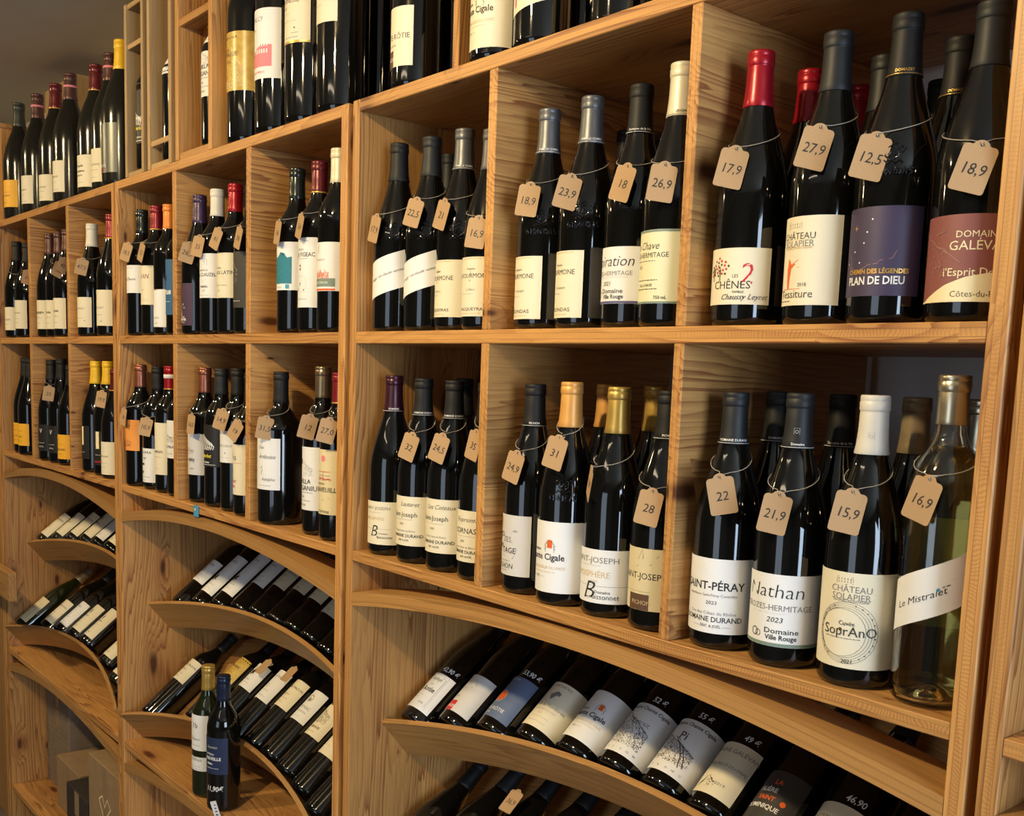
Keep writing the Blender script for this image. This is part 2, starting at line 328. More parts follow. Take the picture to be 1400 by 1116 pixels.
DES = dict(
    bourgogne=D('cream', 62, flat(T('BOURGOGNE', 0, .45, 6, 'brown'), ('s2z', [(-20, 22), (-10, 30), (0, 26), (12, 31), (20, 24)], .4, 'grey'), micro(-16, 16, .25, 'grey', 2))),
    cream_plain=D('cream', 64, flat(T('BOURGOGNE', 2, .55, 5, 'brown'), micro(-18, 20, .35, 'grey', 5), micro(-10, 14, .22, 'grey', 6))),
    bgothic=D('cream', 60, flat(T('Bourgogne', 4, .58, 8, bold=.02), ('s2z', [(0, 33), (2, 39), (5, 34), (8, 38), (10, 33)], .5, 'brown'), micro(-16, 20, .38, 'grey', 7), micro(-12, 16, .2, 'grey', 8))),
    bgothic2=D('cream', 60, flat(T('Cuvée', 6, .58, 8, bold=.02), ('s2z', [(2, 33), (5, 40), (8, 33)], .5, 'brown'), micro(-16, 20, .4, 'grey', 9), micro(-12, 16, .2, 'grey', 10))),
    meursault=D('cream', 60, flat(T('MEURSAULT', 2, .62, 6, 'grey'), micro(-16, 18, .3, 'grey', 11), O(22, .22, 1.4, 'brown'))),
    shield=D('cream', 66, flat(B(-16, .72, -9, .88, 'dred'), T('VOLNAY', 6, .5, 6.5, 'grey'), micro(-14, 20, .3, 'grey', 12), T('2021', 14, .12, 4, 'grey'))),
    yellow=D('yellow', 60, flat(O(-6, .86, 1.6, 'brown'), micro(-16, 20, .66, 'brown', 13), T('CHABLIS', 6, .4, 5, 'brown'), micro(-8, 18, .2, 'brown', 14))),
    yellow2=D('yellow', 62, flat(O(0, .8, 2, 'brown'), micro(-16, 20, .6, 'brown', 15), T('CÔTE DORÉE', 4, .38, 6, 'brown', .02), micro(-8, 18, .2, 'brown', 16))),
    vblack=D('black', 60, flat(T('V', 10, .75, 15, 'white_ink'), micro(-2, 24, .3, 'white_ink', 17), T('CRISTAL', 10, .16, 4.5, 'white_ink'))),
    gilt=D('black', 58, flat(B(10, .42, 20, .98, 'cream'), S([(11, 20), (19, 26), (12, 31), (19, 36), (12, 41)], 1.3, 'ink'), micro(6, 24, .2, 'white_ink', 18))),
    gilt2=D('black', 58, flat(B(8, .48, 20, .98, 'cream'), S([(9, 27), (19, 32), (10, 38), (19, 43)], 1.3, 'ink'), micro(6, 24, .3, 'white_ink', 19), T('ROUGE', 14, .1, 5.5, 'red', .03))),
    script_v=D('white', 60, flat(T('La Flaune', 6, .5, 8, 'ink', 0, .3), micro(-14, 20, .9, 'grey', 21, .6))),
    va=D('cream', 62, flat(T('VAN', 6, .72, 12, 'dred', .0, .2), T('2020', 0, .38, 3.6, 'grey'), micro(-14, 22, .12, 'lgrey', 22))),
    redline=D('white', 62, flat(B(-11, .5, -9.6, 1, 'red'), B(-11, .98, 10, 1, 'red'), T('SCHISTES', 4, .24, 4, 'ink'), T('2021', 6, .1, 3.4, 'ink'))),
    blue=D('blue', 66, flat(O(-10, .66, 7, 'navy'), T('true', -4, .42, 15, 'white_ink', .03, .2), micro(-18, 12, .24, 'white_ink', 23))),
    ylabel=D('dviolet', 56, flat(S([(-2, 46), (4, 28), (12, 48)], 1.9, 'white_ink'), S([(4, 28), (2, 14), (-1, 8)], 1.9, 'white_ink'), T('2021', 16, .42, 3.4, 'white_ink'), T('DOMAINE', 8, .2, 3, 'white_ink'), T('ARBOUTES', 6, .14, 5, 'white_ink', .03), T('Faugères', 10, .08, 3.4, 'white_ink'))),
    clauzel=D('white', 62, flat(S([(0, 70), (10, 70), (10, 80), (16, 80), (16, 68)], .6, 'ink'), S([(4, 75), (6, 78), (9, 74)], .8, 'ink'), T('DOMAINE DE', 4, .62, 3.8), T('CHEVAL CLAUZEL', -2, .52, 7.5, bold=.01), S([(0, 38), (6, 32), (14, 40)], .4, 'grey'), T('POMEROL', 6, .25, 4.4, bold=.02), T('2019', 8, .16, 3), micro(-14, 22, .06, 'lgrey', 24))),
    latin=D('cream', 62, flat(S([(-10, 86), (0, 90), (10, 85), (22, 88)], .5, 'gold_ink'), T('CHÂTEAU', -6, .66, 3.8), T('LE CLOS LATIN', -2, .56, 8, bold=.005, wide=1.1), S([(-6, 38), (12, 38), (12, 44), (4, 44)], .6, 'gold_ink'), micro(-16, 20, .28, 'ink', 25), T('2018', -6, .16, 3.2), S([(-10, 6), (4, 3), (20, 8)], .5, 'gold_ink'))),
    blacklab=D('dgrey', 62, flat(vines(-16, 6, 50, 100, 'lgrey', 4, 30), micro(-14, 14, .12, 'white_ink', 26))),
    teal=D('white', 66, flat(('poly', [(-30, 12), (30, 12), (30, 62), (20, 60), (14, 68), (10, 62), (4, 70), (-2, 64), (-8, 60), (-16, 64), (-24, 58), (-30, 60)], 'teal'), ('s2z', [(-24, 30), (-10, 40), (4, 34), (18, 42), (28, 38)], .7, 'white_ink'), ('s2z', [(-6, 14), (4, 24), (-2, 32), (10, 38)], .7, 'white_ink'), micro(-20, 8, .06, 'grey', 27), B(17, .03, 25, .12, 'blue'))),
    figeac=D('white', 64, flat(scrawl(2, 16, 118, 'ink', 2), T('CHÂTEAU', -6, .83, 4), T('CROIX FIGEAC', -4, .755, 8, bold=.01), micro(-12, 16, .7, 'grey', 28), O(-4, .60, 2.2, 'dred'), O(-4, .55, 2.2, 'dred'), S([(-13, 30), (-4, 44), (8, 30)], 2.4, 'dred'), ('ring', -2, 42, 15, .4, 'lgrey'), micro(-14, 16, .12, 'grey', 29))),
    greenband=D('white', 64, flat(B(-32, .09, 32, .26, 'sage'), B(-32, .01, 32, .05, 'orange'), T('DOMAINE', -4, .64, 4, 'lgrey', wide=1.3), scrawl(-14, 20, 28, 'orange', 12, .8), T('SAINT ÉMILION', 0, .17, 4, 'white_ink'), S([(-8, 76), (-5, 84), (-8, 66)], .8, 'grey'))),
    orangelab=D('orange', 60, flat(T('Luce', 2, .82, 9, 'brown', 0, .3), vines(-20, 18, 12, 30, 'brown', 5, 30), micro(-16, 16, .15, 'brown', 30))),
    hat=D('white', 62, flat(T('S I G A R R A', 2, .88, 6, bold=.03), T('ET', -10, .78, 4), T('TRET', 2, .7, 5, bold=.02), ('poly', [(-14, 24), (-2, 24), (-2, 28), (-5, 28), (-6, 20), (-10, 20), (-11, 28), (-14, 28)], 'ink'), B(-16, .5, 2, .56, 'ink'), micro(-16, 22, .16, 'ink', 31), micro(-14, 4, .06, 'ink', 32))),
    chamrun=D('cream', 62, flat(O(-12, .62, 2.4, 'ink'), T('GERMAIN', 2, .44, 7, bold=.005), micro(-16, 20, .34, 'grey', 33), micro(-16, 14, .12, 'lgrey', 34))),
    castle=D('white', 60, flat(vines(-22, 20, 36, 58, 'ink', 6, 50), T('CLOS MILAN', 0, .3, 7), micro(-14, 16, .12, 'grey', 35))),
    greyscript=D('pale', 62, flat(S([(-22, 52), (-10, 58), (4, 50), (18, 56)], .6, 'grey'), vines(-18, 14, 46, 64, 'grey', 7, 18), micro(-14, 16, .58, 'red', 36), scrawl(-6, 16, 34, 'ink', 8, .6), scrawl(0, 14, 14, 'grey', 4, .4))),
    zebra=D('black', 66, flat([S([(-24+5*k, 78-3*k), (-16+5*k, 60-2*k), (-19+5*k, 46-k)], 2.2, 'white_ink') for k in range(9)], T('PINOT', 4, .42, 6, 'white_ink', .02, wide=1.3), T('Merlot', 0, .25, 9, 'yellow', .02, .3), T('BARRAU', 2, .1, 4, 'white_ink', .02), B(-28, .04, 28, .05, 'white_ink'))),
    whitegov=D('white', 64, flat(T('GRAND COROT', 2, .52, 5.5, 'grey'), O(10, .3, 1.4, 'ink'), micro(-10, 22, .16, 'lgrey', 37))),
    l115=D('cream', 64, flat(B(-20, .72, -13, .84, 'ink'), T('115', -6, .72, 9, bold=.03), micro(-14, 18, .63, 'red', 38), T('MÉDOC', -10, .26, 6, 'red', .02), T('ÉPICES', -10, .16, 5, 'red', .02))),
    amboise=D('white', 46, flat(T('Clos', -8, .82, 7, 'ink', 0, .35), T('Amboise', 6, .64, 9, 'ink', 0, .35), S([(-10, 42), (-6, 48), (-3, 38), (-8, 34), (-4, 30)], 1, 'ink'), T('Adolphe', 10, .2, 7, 'ink', 0, .35), micro(-14, 18, .08, 'grey', 39))),
    villa=D('white', 64, flat(B(-21, .72, -12, .8, 'brown'), vines(-6, 18, 62, 88, 'lgrey', 8, 40), T('VILLA', -2, .45, 9.5, 'ink', wide=1.1), T('VOGANIUM', 3, .345, 10, 'ink', wide=1.05), micro(-20, 20, .28, 'grey', 40), T('2020', -8, .21, 3.6), micro(-16, 14, .15, 'grey', 41), T('MARGAUX', -10, .08, 4))),
    feuille=D('dcream', 64, flat(O(2, .86, 6, 'pink'), S([(2, 62), (2, 78)], 1, 'red'), vines(-18, 20, 62, 68, 'red', 9, 26), micro(-16, 20, .66, 'red', 42), micro(-10, 18, .6, 'grey', 43), T('CHÂTEAU', -6, .47, 4.2), T('LAGRAVEUILLE', -4, .38, 9.5, 'ink', 0, .15), S([(-14, 28), (2, 26), (18, 31)], .4, 'ink'), T('COMTESSE', 2, .04, 5, 'ink', 0))),
    sash=D('white', 78, flat(T('le rouge • en claude ventoux', 14, .5, 5, 'ink', 0, .1)), tilt=.013),
    fourmone=D(dxs=8, paper='cream', half=70, dx=8, items=flat(cypress(-4, 64, 10, 'taupe'), T('Domaine', -4, .80, 3.4), T('LA FOURMONE', -6, .68, 7.6), T('♥', -6, .60, 3, 'beige'), T('la Merci', -4, .45, 4, 'grey'), micro(-18, 6, .38, 'lgrey', 44), T('VACQUEYRAS', -4, .12, 5.2, wide=1.2), micro(-20, 22, .05, 'beige', 45), B(-30, .97, 32, .975, 'gold_ink'))),
    gigondas=D(dxs=8, paper='cream', half=66, dx=8, items=flat(cypress(-4, 62, 10, 'gold_ink'), T('Domaine', -2, .79, 3.4), T('LA FOURMONE', -6, .68, 7.4), T('le fauquet', 2, .45, 4, 'grey'), micro(-14, 10, .36, 'lgrey', 46), T('GIGONDAS', -2, .12, 5.6, wide=1.25), micro(-20, 24, .05, 'beige', 47), B(-30, .97, 32, .975, 'gold_ink'))),
    inspiration=D('white', 74, dx=3, items=flat(T('Inspiration', -4, .74, 15, 'ink', -.006, .25), T('CROZES-HERMITAGE', -2, .53, 6.2, 'grey'), B(-30, .46, 34, .465, 'lgrey'), T('2021', -2, .35, 6, 'ink', 0, .2), T('Domaine', 6, .22, 6.4, 'ink', .01, wide=1.2), T('Ville Rouge', 8, .12, 5.8, 'ink', .02), ('ring', -18, 12, 4.2, 1.0, 'ink'), B(-60, 0, 60, .045, 'violet'))),
    chave=D('greencream', 74, flat(T('Yann Chave', -4, .78, 9.6, 'ink', -.004, .3), T('CROZES-HERMITAGE', 0, .655, 6.4, 'ink'), micro(-22, 22, .58, 'grey', 48), T('2022', -6, .50, 4, 'grey'), micro(-14, 26, .32, 'brown', 49), T('Yann CHAVE', 6, .25, 3.6, 'brown'), micro(-14, 26, .2, 'brown', 50), T('750 mL', 30, .08, 4.4, 'ink'), B(-60, 0, 60, .03, 'sage'), B(-60, .97, 60, 1, 'sage'))),
    chenes=D(dxs=8, paper='cream', half=72, dx=10, items=flat(T('CHÊNES', -6, .34, 9.6, 'ink', .0, wide=1.05), T('LES', 0, .50, 4, 'ink'), T('2', 12, .52, 26, 'red', -.006, .15), [O(-20+5*cos(k*2.4)*(k/14)**.5*2.2, .66+.14*sin(k*2.4)*(k/14)**.5, 1.4, 'red' if k % 3 else 'green') for k in range(22)], [O(-32+4*cos(k*2.4)*(k/9)**.5, .60+.1*sin(k*2.4)*(k/9)**.5, 1.1, 'green') for k in range(9)], S([(-19, 26), (-18, 40)], .9, 'ink'), S([(-31, 26), (-31, 36)], .8, 'ink'), S([(-19, 34), (-23, 41)], .7, 'ink'), T('FAMILLE', 4, .22, 2.8), T('Chaussy Leyret', 10, .13, 6.8, 'ink', -.004, .45))),
    tessiture=D(dxs=12, paper='cream', half=74, dx=16, items=flat(house(-14, 80, 10, 'ink'), T('CHÂTEAU', -14, .775, 7.6, 'ink', -.004), T('SOLAPIER', -14, .69, 7.6, 'grey', -.004), T('THOMAS MONTAGNE', -14, .645, 3, 'beige'), ('poly', [(-21, 18), (-18.5, 18), (-17.5, 30), (-16, 40), (-10, 43), (-10, 44.5), (-16, 43), (-18, 47), (-19, 49), (-21, 48), (-21, 44), (-22.5, 38), (-22, 28)], 'orange'), S([(-14, 44), (-6, 48)], .6, 'orange'), S([(-16, 40), (-4, 40)], .4, 'orange'), B(-30, .185, -2, .19, 'orange'), T('2018', -4, .23, 4.2, 'grey'), T('Tessiture', -14, .125, 9.4, 'ink', -.006), micro(-26, -2, .05, 'grey', 51))),
    plandieu=D(dxs=7, paper='violet', half=80, dx=13, items=flat(T('PLAN DE DIEU', -4, .17, 8.6, 'white_ink', .02, 0, .88), T('CHEMIN DES LÉGENDES', -2, .275, 5, 'gold_ink', .03, 0, .95), ('star', -22, 70, 4, 'gold_ink'), [O(x, z, .9, 'white_ink') for x, z in ((-2, .86), (-7, .72), (-10, .6), (-22, .51), (-33, .38), (-14, .38))],
        ('s2z', [(-37, 88), (-37, 60), (-34, 58), (-34, 44), (-28, 40), (-26, 32), (-30, 26)], .55, 'mauve'), ('s2z', [(-29, 31), (-20, 27), (-10, 28), (-4, 32), (6, 33), (8, 36), (20, 38), (24, 46)], .55, 'mauve'))),
    galevan=D('rust', 84, dx=13, items=flat(('poly', [(-60, 0), (60, 0), (60, 30), (30, 28), (10, 24), (-8, 17), (-24, 8), (-36, 2)], 'cream'), T('DOMAINE', 6, .77, 7.0, 'cream'), T('GALÉVAN', 8, .64, 9.8, 'cream'), T("l'Esprit Domaine", 12, .34, 8.4, 'cream'), T('Côtes-du-Rhône', 12, .09, 6.4, 'brown'), vines(-48, -8, 24, 72, 'mauve', 10, 36), ('s2z', [(-50, 62), (-38, 66), (-20, 66), (-12, 69)], .8, 'mauve'), ('s2z', [(-20, 54), (-6, 46), (4, 38)], .7, 'mauve'))),
    stj_low=D('cream', 66, dx=5, items=flat(T('SAINT-JOSEPH', 2, .84, 6, 'grey', wide=1.15), micro(-20, 20, .74, 'lgrey', 52), T('ATMOSPHÈRE', -4, .6, 6, 'beige'), T('B', -2, .3, 22, 'ink', -.006, .3), T('Domaine', 18, .26, 3.4), T('Buissonnet', 20, .17, 5, 'ink'), B(-30, .36, 36, .364, 'grey'))),
    lautaret=D('cream', 72, dx=5, items=flat(T('Lautaret', 10, .84, 8, 'ink', -.004, .4), T('Saint-Joseph', -2, .63, 8.6, 'ink', .004), micro(-20, 22, .53, 'lgrey', 53), T('2022', -4, .44, 3.6), T('Cru des Côtes du Rhône', 0, .3, 3.4, 'grey'), T('DOMAINE DURAND', 2, .20, 5.8, bold=.008), T('ÉRIC & JOËL', 0, .11, 3.4))),
    coteaux=D('cream', 72, dx=5, items=flat(T('Les Coteaux', 10, .85, 8, 'ink', -.004, .4), T('Saint-Joseph', -2, .64, 8.6, 'ink', .004), micro(-20, 22, .54, 'lgrey', 54), T('2022', -4, .45, 3.6), T('Cru des Côtes du Rhône', 0, .3, 3.4, 'grey'), T('DOMAINE DURAND', 2, .20, 5.8, bold=.008), T('ÉRIC & JOËL', 0, .11, 3.4))),
    cornas=D('cream', 72, dx=5, items=flat(T('Empreintes', 0, .82, 8, 'ink', -.004, .4), T('CORNAS', -6, .60, 9.2, 'ink', .006), micro(-22, 22, .5, 'lgrey', 55), T('2022', -8, .40, 3.6), T('Cru des Côtes du Rhône', -6, .28, 3.4, 'grey'), T('DOMAINE DURAND', -4, .19, 5.8, bold=.008), T('ÉRIC & JOËL', 0, .1, 3.4))),
    crozes=D('pale', 72, dx=5, items=flat(('poly', [(-10, 60), (-4, 70), (-2, 84), (-9, 86), (-16, 78), (-16, 66)], 'beige'), ('s2z', [(2, 30), (12, 20), (24, 26), (30, 40), (20, 50)], 1.6, 'lgrey'), T('CRO', -14, .66, 9, 'ink', .006), T('ZES', 6, .59, 9, 'grey'), T('HERMI', -18, .47, 7.6, 'ink'), T('TAGE', 9, .41, 9, 'ink', .006), T('2023', 22, .74, 2.8), micro(-12, 18, .24, 'grey', 56, .7), T('PICHON', 0, .15, 8, 'ink'), micro(-22, 12, .08, 'grey', 57, .7))),
    cigale=D('white', 80, dx=3, items=cigale(1, '2023')),
    buiss=D(dxs=3, paper='white', half=84, dx=3, items=flat(T('SAINT-JOSEPH', -6, .80, 8.4, 'grey', 0, 0, 1.15), micro(-30, 12, .70, 'lgrey', 58, .7), T('ATMOSPHÈRE', -14, .53, 9, 'beige'), T('BLANC', 0, .41, 2.8, 'beige'), B(-60, .32, 60, .325, 'grey'), T('B', -10, .22, 27, 'ink', -.008, .3), T('Domaine', 12, .21, 4.6), T('uissonnet', 16, .12, 7.6, 'ink', -.004))),
    stj_tan=D('beige', 80, flat(T('SAINT-JOSEPH', -2, .55, 9, 'ink', 0, 0, 1.0), B(-20, .0, 12, .26, 'brown'), T('PICHON', 0, .12, 6, 'beige'), ('s2z', [(-8, 60), (2, 74), (0, 84), (-6, 72), (12, 64), (22, 78)], .8, 'taupe'), B(-30, .30, 14, .303, 'ink'))),
    peray=D('white', 82, dx=8, items=flat(T('SAINT-PÉRAY', -4, .63, 10.6, 'ink', .014, 0, 1.0), T('Appellation Saint-Péray Contrôlée', -4, .51, 3.6, 'grey'), T('2023', -2, .41, 4.6, wide=1.2), T('Cru des Côtes du Rhône', -2, .27, 4.2, 'grey', wide=1.1), T('DOMAINE DURAND', -4, .185, 6.8, bold=.012), T('—— ÉRIC & JOËL ——', -2, .095, 3.8))),
    nathan=D('white', 88, dx=9, items=flat(T('Nathan', -16, .76, 17, 'ink', -.012, .12, 1.1), T('CROZES-HERMITAGE', -14, .535, 7.2, 'grey'), B(-34, .46, 8, .463, 'lgrey'), T('2023', -12, .37, 6.4, 'ink', 0, .2, 1.15), T('Domaine', -4, .215, 6.6, 'ink', .008, 0, 1.25), T('Ville Rouge', -4, .125, 6, 'ink', .02), ('ring', -28, 14, 4.4, 1.1, 'ink'), ('ring', -23, 13, 3.4, .7, 'ink'), B(-90, 0, 90, .05, 'sage'))),
    soprano=D('cream', 80, dx=7, items=flat(house(-4, 90, 9, 'ink'), T('CHÂTEAU', -4, .825, 7.4, 'grey', -.004), T('SOLAPIER', -4, .745, 7.4, 'grey', -.004), T('THOMAS MONTAGNE', -4, .705, 3, 'grey'), ('ring', -2, 38, 27, .3, 'ink'), ('ring', -1, 38, 29, .25, 'ink'), ('ring', 0, 38, 31, .25, 'ink'), ('ring', 1, 38, 33, .3, 'ink'), ('ring', -4, 38, 25.5, .3, 'ink'),
        [O(1+30.5*cos(R(a)), (38+30.5*sin(R(a)))/102, .7, 'ink') for a in (-60, -48, -35, -22, -8, 6, 20, 33, 47, 60, 74, 118, 132, 147, 161, 176, 190, 204, 218, 232)],
        T('Cuvée', -6, .47, 5, 'ink'), T('SoprAnO', -3, .385, 11.5, 'ink', -.006), micro(-22, 16, .315, 'grey', 59, .7), O(-5, .405, 1.9, 'brown'), T('2021', -3, .075, 4.6))),
    mistralet=D('white', 84, dx=8, items=flat(T('Le Mistralet', -10, .44, 8.2, 'ink', -.004), O(15, .5, 1.7, 'blue'), micro(19, 26, .52, 'ink', 60, 1.0), B(-34, .30, -20, .302, 'lgrey'), B(26, .6, 40, .603, 'lgrey')), tilt=.019),
    # magnums and the top of the middle unit
    mgold=D('yellow', 56, flat(O(-10, .78, 1.8, 'brown'), T('CHASSELEAU', 2, .42, 6, 'brown'), micro(-20, 22, .55, 'brown', 61), micro(-10, 12, .16, 'brown', 62))),
    mcream=D('cream', 50, flat(T('Chambertin', 2, .5, 6.4, 'ink', 0, .15), micro(-10, 14, .32, 'grey', 63), micro(2, 24, .08, 'grey', 64))),
    mcream2=D('cream', 54, flat(S([(-14, 62), (4, 70), (18, 60)], .4, 'lgrey'), T('DOMAINE', 8, .52, 6, 'grey', wide=1.1), micro(-16, 22, .36, 'grey', 65), micro(-12, 14, .14, 'grey', 66))),
    mcrown=D('cream', 54, flat(S([(-12, 62), (-8, 74), (-3, 64), (2, 75), (6, 62)], .7, 'brown'), T('Chapelle', 4, .66, 7, bold=.02), T('Bonnaires', 6, .5, 7, bold=.02), T('GRAND CRU', 2, .36, 4, bold=.02), micro(-14, 20, .14, 'grey', 67))),
    mdark=D('metal', 60, flat([S([(-22, 118-7*k), (-12, 114-7*k), (-20, 111-7*k), (-10, 108-7*k)], 1.4, 'white_ink') for k in range(11)], T('RIOJA', 2, .14, 7, 'white_ink'), T('TESO', 4, .05, 10, 'dred', .02))),
    tfaurie=D('gold', 70, flat(T('SAUVIGNY-LA-COTE', -6, .90, 4.6, 'brown', .01), T('CHÂTEAU', -12, .7, 4, 'brown'), T('LAFAURIE', -4, .62, 9.6, 'brown', .006), T('Rive', -4, .5, 8, 'brown', 0, .3), T('2018', -12, .24, 4, 'brown'), vines(6, 34, 6, 84, 'cream', 12, 150), vines(-26, 10, 4, 22, 'cream', 13, 60))),
    talcy=D('white', 62, flat(T('TALCY', -4, .85, 9.4, 'ink', -.01), T('2020', -12, .7, 3.4), ('poly', [(-32, 22), (34, 22), (34, 62), (10, 64), (-2, 58), (-14, 52), (-14, 44), (-32, 40)], 'pink'), [B(-8+6*k, .46+.0*k, -5+6*k, .53, 'white_ink') for k in range(6)], [B(-8+6*k, .36, -5+6*k, .42, 'white_ink') for k in range(6)], T('HAUT-MÉDOC', 0, .09, 4.6, 'red'))),
    lapin=D('cream', 64, flat(T('2018', -10, .91, 3.6), T('Cru Prestige', -6, .80, 6, 'brown', 0, .35), T('DE LAPINESSE', -4, .68, 9, 'ink', .0), T('GRAVES', -10, .57, 4), micro(-20, 10, .48, 'lgrey', 68), micro(-20, 24, .36, 'lgrey', 69), O(22, .24, 1.4, 'ink'), micro(14, 30, .16, 'grey', 70), B(-60, 0, 60, .035, 'gold_ink'), micro(-24, 30, .09, 'grey', 71))),
    lapin2=D('cream', 56, flat(vines(-20, 4, 88, 104, 'ink', 14, 30), T('DE LAPINESSE', -8, .66, 9, 'ink'), T('Graves', -10, .56, 5, 'grey', 0, .3), micro(-24, 14, .42, 'lgrey', 72), micro(-24, 14, .28, 'lgrey', 73))),
    cotero=D('cream', 52, flat(T('CÔTE-RÔTIE', -2, .50, 9, 'ink', -.002), T('2021 BLANC', -6, .36, 3.2), B(-40, .0, -2, .28, 'brown'), T('PICHON', -14, .13, 6.5, 'white_ink', .006), B(-20, .66, -19.6, .88, 'beige'))),
    cigtop=D('cream', 84, dx=3, items=cigale(1, '2021')),
    redfig=D('cream', 62, flat(('poly', [(-12, 8), (-8, 10), (-7, 20), (-5, 26), (-9, 30), (-11, 24)], 'red'), S([(-18, 24), (-10, 28), (-2, 34), (-12, 38), (4, 30)], .5, 'brown'), T('LE GRAND PRÉ', 0, .7, 8)), tilt=.010),
    btop=D('cream', 84, flat(T('B', -22, .22, 26, 'gold_ink', -.008, .3), T('uissonnet', 4, .16, 8), B(30, 0, 30.4, .4, 'ink'), T('SJO', 36, .22, 5), T('2023', 36, .08, 5), T('SAINT-JOSEPH', 0, .7, 9))),
    # reclining bottles
    rotie=D('white', 60, flat(('ring', -14, 74, 6, 1.2, 'grey'), scrawl(-6, 20, 72, 'grey', 7, .7), T('Côte Rotie', -10, .54, 11, 'ink', .018), T('2012', 6, .68, 3, 'grey'), micro(-22, 6, .36, 'lgrey', 74), micro(-22, 0, .28, 'lgrey', 75), T('0,750L', 14, .17, 4, 'grey'), S([(-30, 10), (26, 10), (26, 78), (20, 80)], .7, 'grey'), S([(-30, 6), (29, 6), (29, 84)], .4, 'grey'))),
    pichonr=D('pale', 60, flat(B(-28, .0, 2, .26, 'red'), T('PICHON', -13, .11, 7.4, 'white_ink', .01), S([(-10, 50), (-2, 62), (8, 70), (14, 62), (6, 54), (-6, 66), (16, 50)], .7, 'brown'), T('2020', -10, .38, 4.2, 'grey'))),
    rouge_oval=D('slateblue', 62, flat(O(-6, .50, 11, 'orange'), ('ring', -6, 45, 12.5, .5, 'white_ink'), ('s2z', [(-12, 42), (-4, 50), (2, 42), (-8, 38)], 1.2, 'rust'), T('CÔTE-RÔTIE', -4, .19, 7.4, 'white_ink'), T('2018', -8, .09, 3.6, 'white_ink'), T('DOMAINE DE', -6, .93, 3.6, 'white_ink'))),
    elephant=D('cream', 82, flat(('poly', [(-12, 66), (-6, 72), (0, 76), (8, 72), (6, 66), (2, 68), (-2, 62), (-6, 56)], 'grey'), T('CAIRE DES PELS', 0, .92, 4.6, 'grey'), T('Clos de la Mordorée', -4, .48, 7, 'grey', 0, .1), T('CHÂTEAUNEUF DU PAPE', -4, .38, 3.6, 'lgrey'), T('2018', -6, .29, 3.4, 'lgrey'), micro(-20, 18, .22, 'lgrey', 76), micro(-20, 18, .12, 'lgrey', 77))),
    cigr=D('white', 84, cigale(1, '2021')),
    hill1=D('white', 84, flat(T('Domaine Chante Cigale', -2, .91, 6.6, 'ink', .016), T('Extrait', 2, .64, 9, 'grey', 0, .15), vines(-32, 26, 16, 76, 'ink', 15, 260), [T(t, x, .08, 3.4, 'grey') for t, x in (('M', -24), ('E', -12), ('I', 2), ('CS', 14), ('RE', 26))])),
    hill2=D('white', 84, flat(T('Domaine Chante Cigale', -2, .91, 6.6, 'ink', .016), T('Pi', -4, .68, 15, 'ink', .006), vines(-32, 28, 18, 64, 'brown', 16, 240), ('s2z', [(-14, 62), (0, 50), (10, 34), (16, 16)], 1.2, 'ink'), ('s2z', [(-10, 62), (6, 48), (16, 34), (22, 18)], 1.0, 'ink'), [T(t, x, .08, 3.4, 'grey') for t, x in (('D', -24), ('K', -12), ('M', 2), ('VY', 14), ('U', 26))])),
    galr=D('cream', 64, flat(T('DOMAINE GALÉVAN', 2, .84, 7.6, 'grey'), T('CHÂTEAUNEUF-DU-PAPE', 0, .56, 5.6, 'grey'), T('2019', 16, .22, 5, 'grey', wide=1.3), ('poly', [(-22, 8), (-12, 22), (-8, 30), (-12, 16)], 'green'), vines(-6, 8, 10, 28, 'ink', 17, 14))),
    domin=D('dgrey', 62, flat(T('LA', 4, .78, 8, 'orange', .02), T('FILIÈRE', -6, .62, 7.6, 'white_ink', .02), T('SAINT', -2, .46, 7.6, 'orange', .02), T('DOMINIQUE', -4, .30, 7.6, 'white_ink', .02), O(24, .45, 4, 'orange'))),
    rb=D('white', 62, flat(T('Les Chais', 2, .8, 8, 'grey', 0, .3), ('ring', 0, 40, 5, 1.2, 'grey'), micro(-16, 18, .3, 'grey', 78), micro(-22, 22, .12, 'grey', 79))),
    griffon=D('white', 64, flat(T('ROQUES', 4, .84, 7, 'grey'), ('poly', [(-10, 40), (-4, 46), (-8, 54), (0, 52), (4, 60), (8, 54), (12, 56), (8, 46), (12, 40), (4, 44), (2, 36), (-4, 42)], 'ink'), T('CHÂTEAU DES', -2, .32, 3.6, 'grey'), micro(-24, 22, .2, 'grey', 80), micro(-24, 22, .1, 'beige', 81))),
    creamr=D('cream', 62, flat(T('CHÂTEAU MAZON', 2, .72, 6.4), scrawl(-12, 14, 36, 'grey', 4, .4), micro(-20, 18, .3, 'grey', 82), micro(-14, 12, .16, 'grey', 83))),
    creams=D('cream', 62, flat(('poly', [(6, 66), (10, 70), (12, 80), (9, 84), (5, 76)], 'brown'), T('Chassagne', 0, .55, 7, 'brown'), micro(-22, 22, .4, 'beige', 84), micro(-18, 18, .26, 'beige', 85), T('2020', 10, .12, 4, 'grey'))),
    medal=D('white', 62, flat(('ring', 4, 62, 8, 2.6, 'gold_ink'), O(4, .69, 4, 'blue'), T('ESTEYRAC', 4, .42, 8, 'grey'), T('PESSAC-LÉOGNAN', 0, .28, 4.6, 'grey'), micro(-18, 18, .12, 'lgrey', 86))),
    etch=D('cream', 64, flat(vines(-28, 24, 34, 78, 'brown', 18, 150), T('LA GRAVE', 2, .26, 7, 'brown'), micro(-20, 18, .12, 'grey', 87))),
    goldbit=D('cream', 62, flat(T('SEVEN', 2, .62, 9, 'gold_ink', .03), micro(-18, 14, .3, 'beige', 88))),
    goldr=D('gold', 62, flat(T('DOMAINE', 2, .6, 8, 'brown', .02), micro(-18, 18, .35, 'brown', 89))),
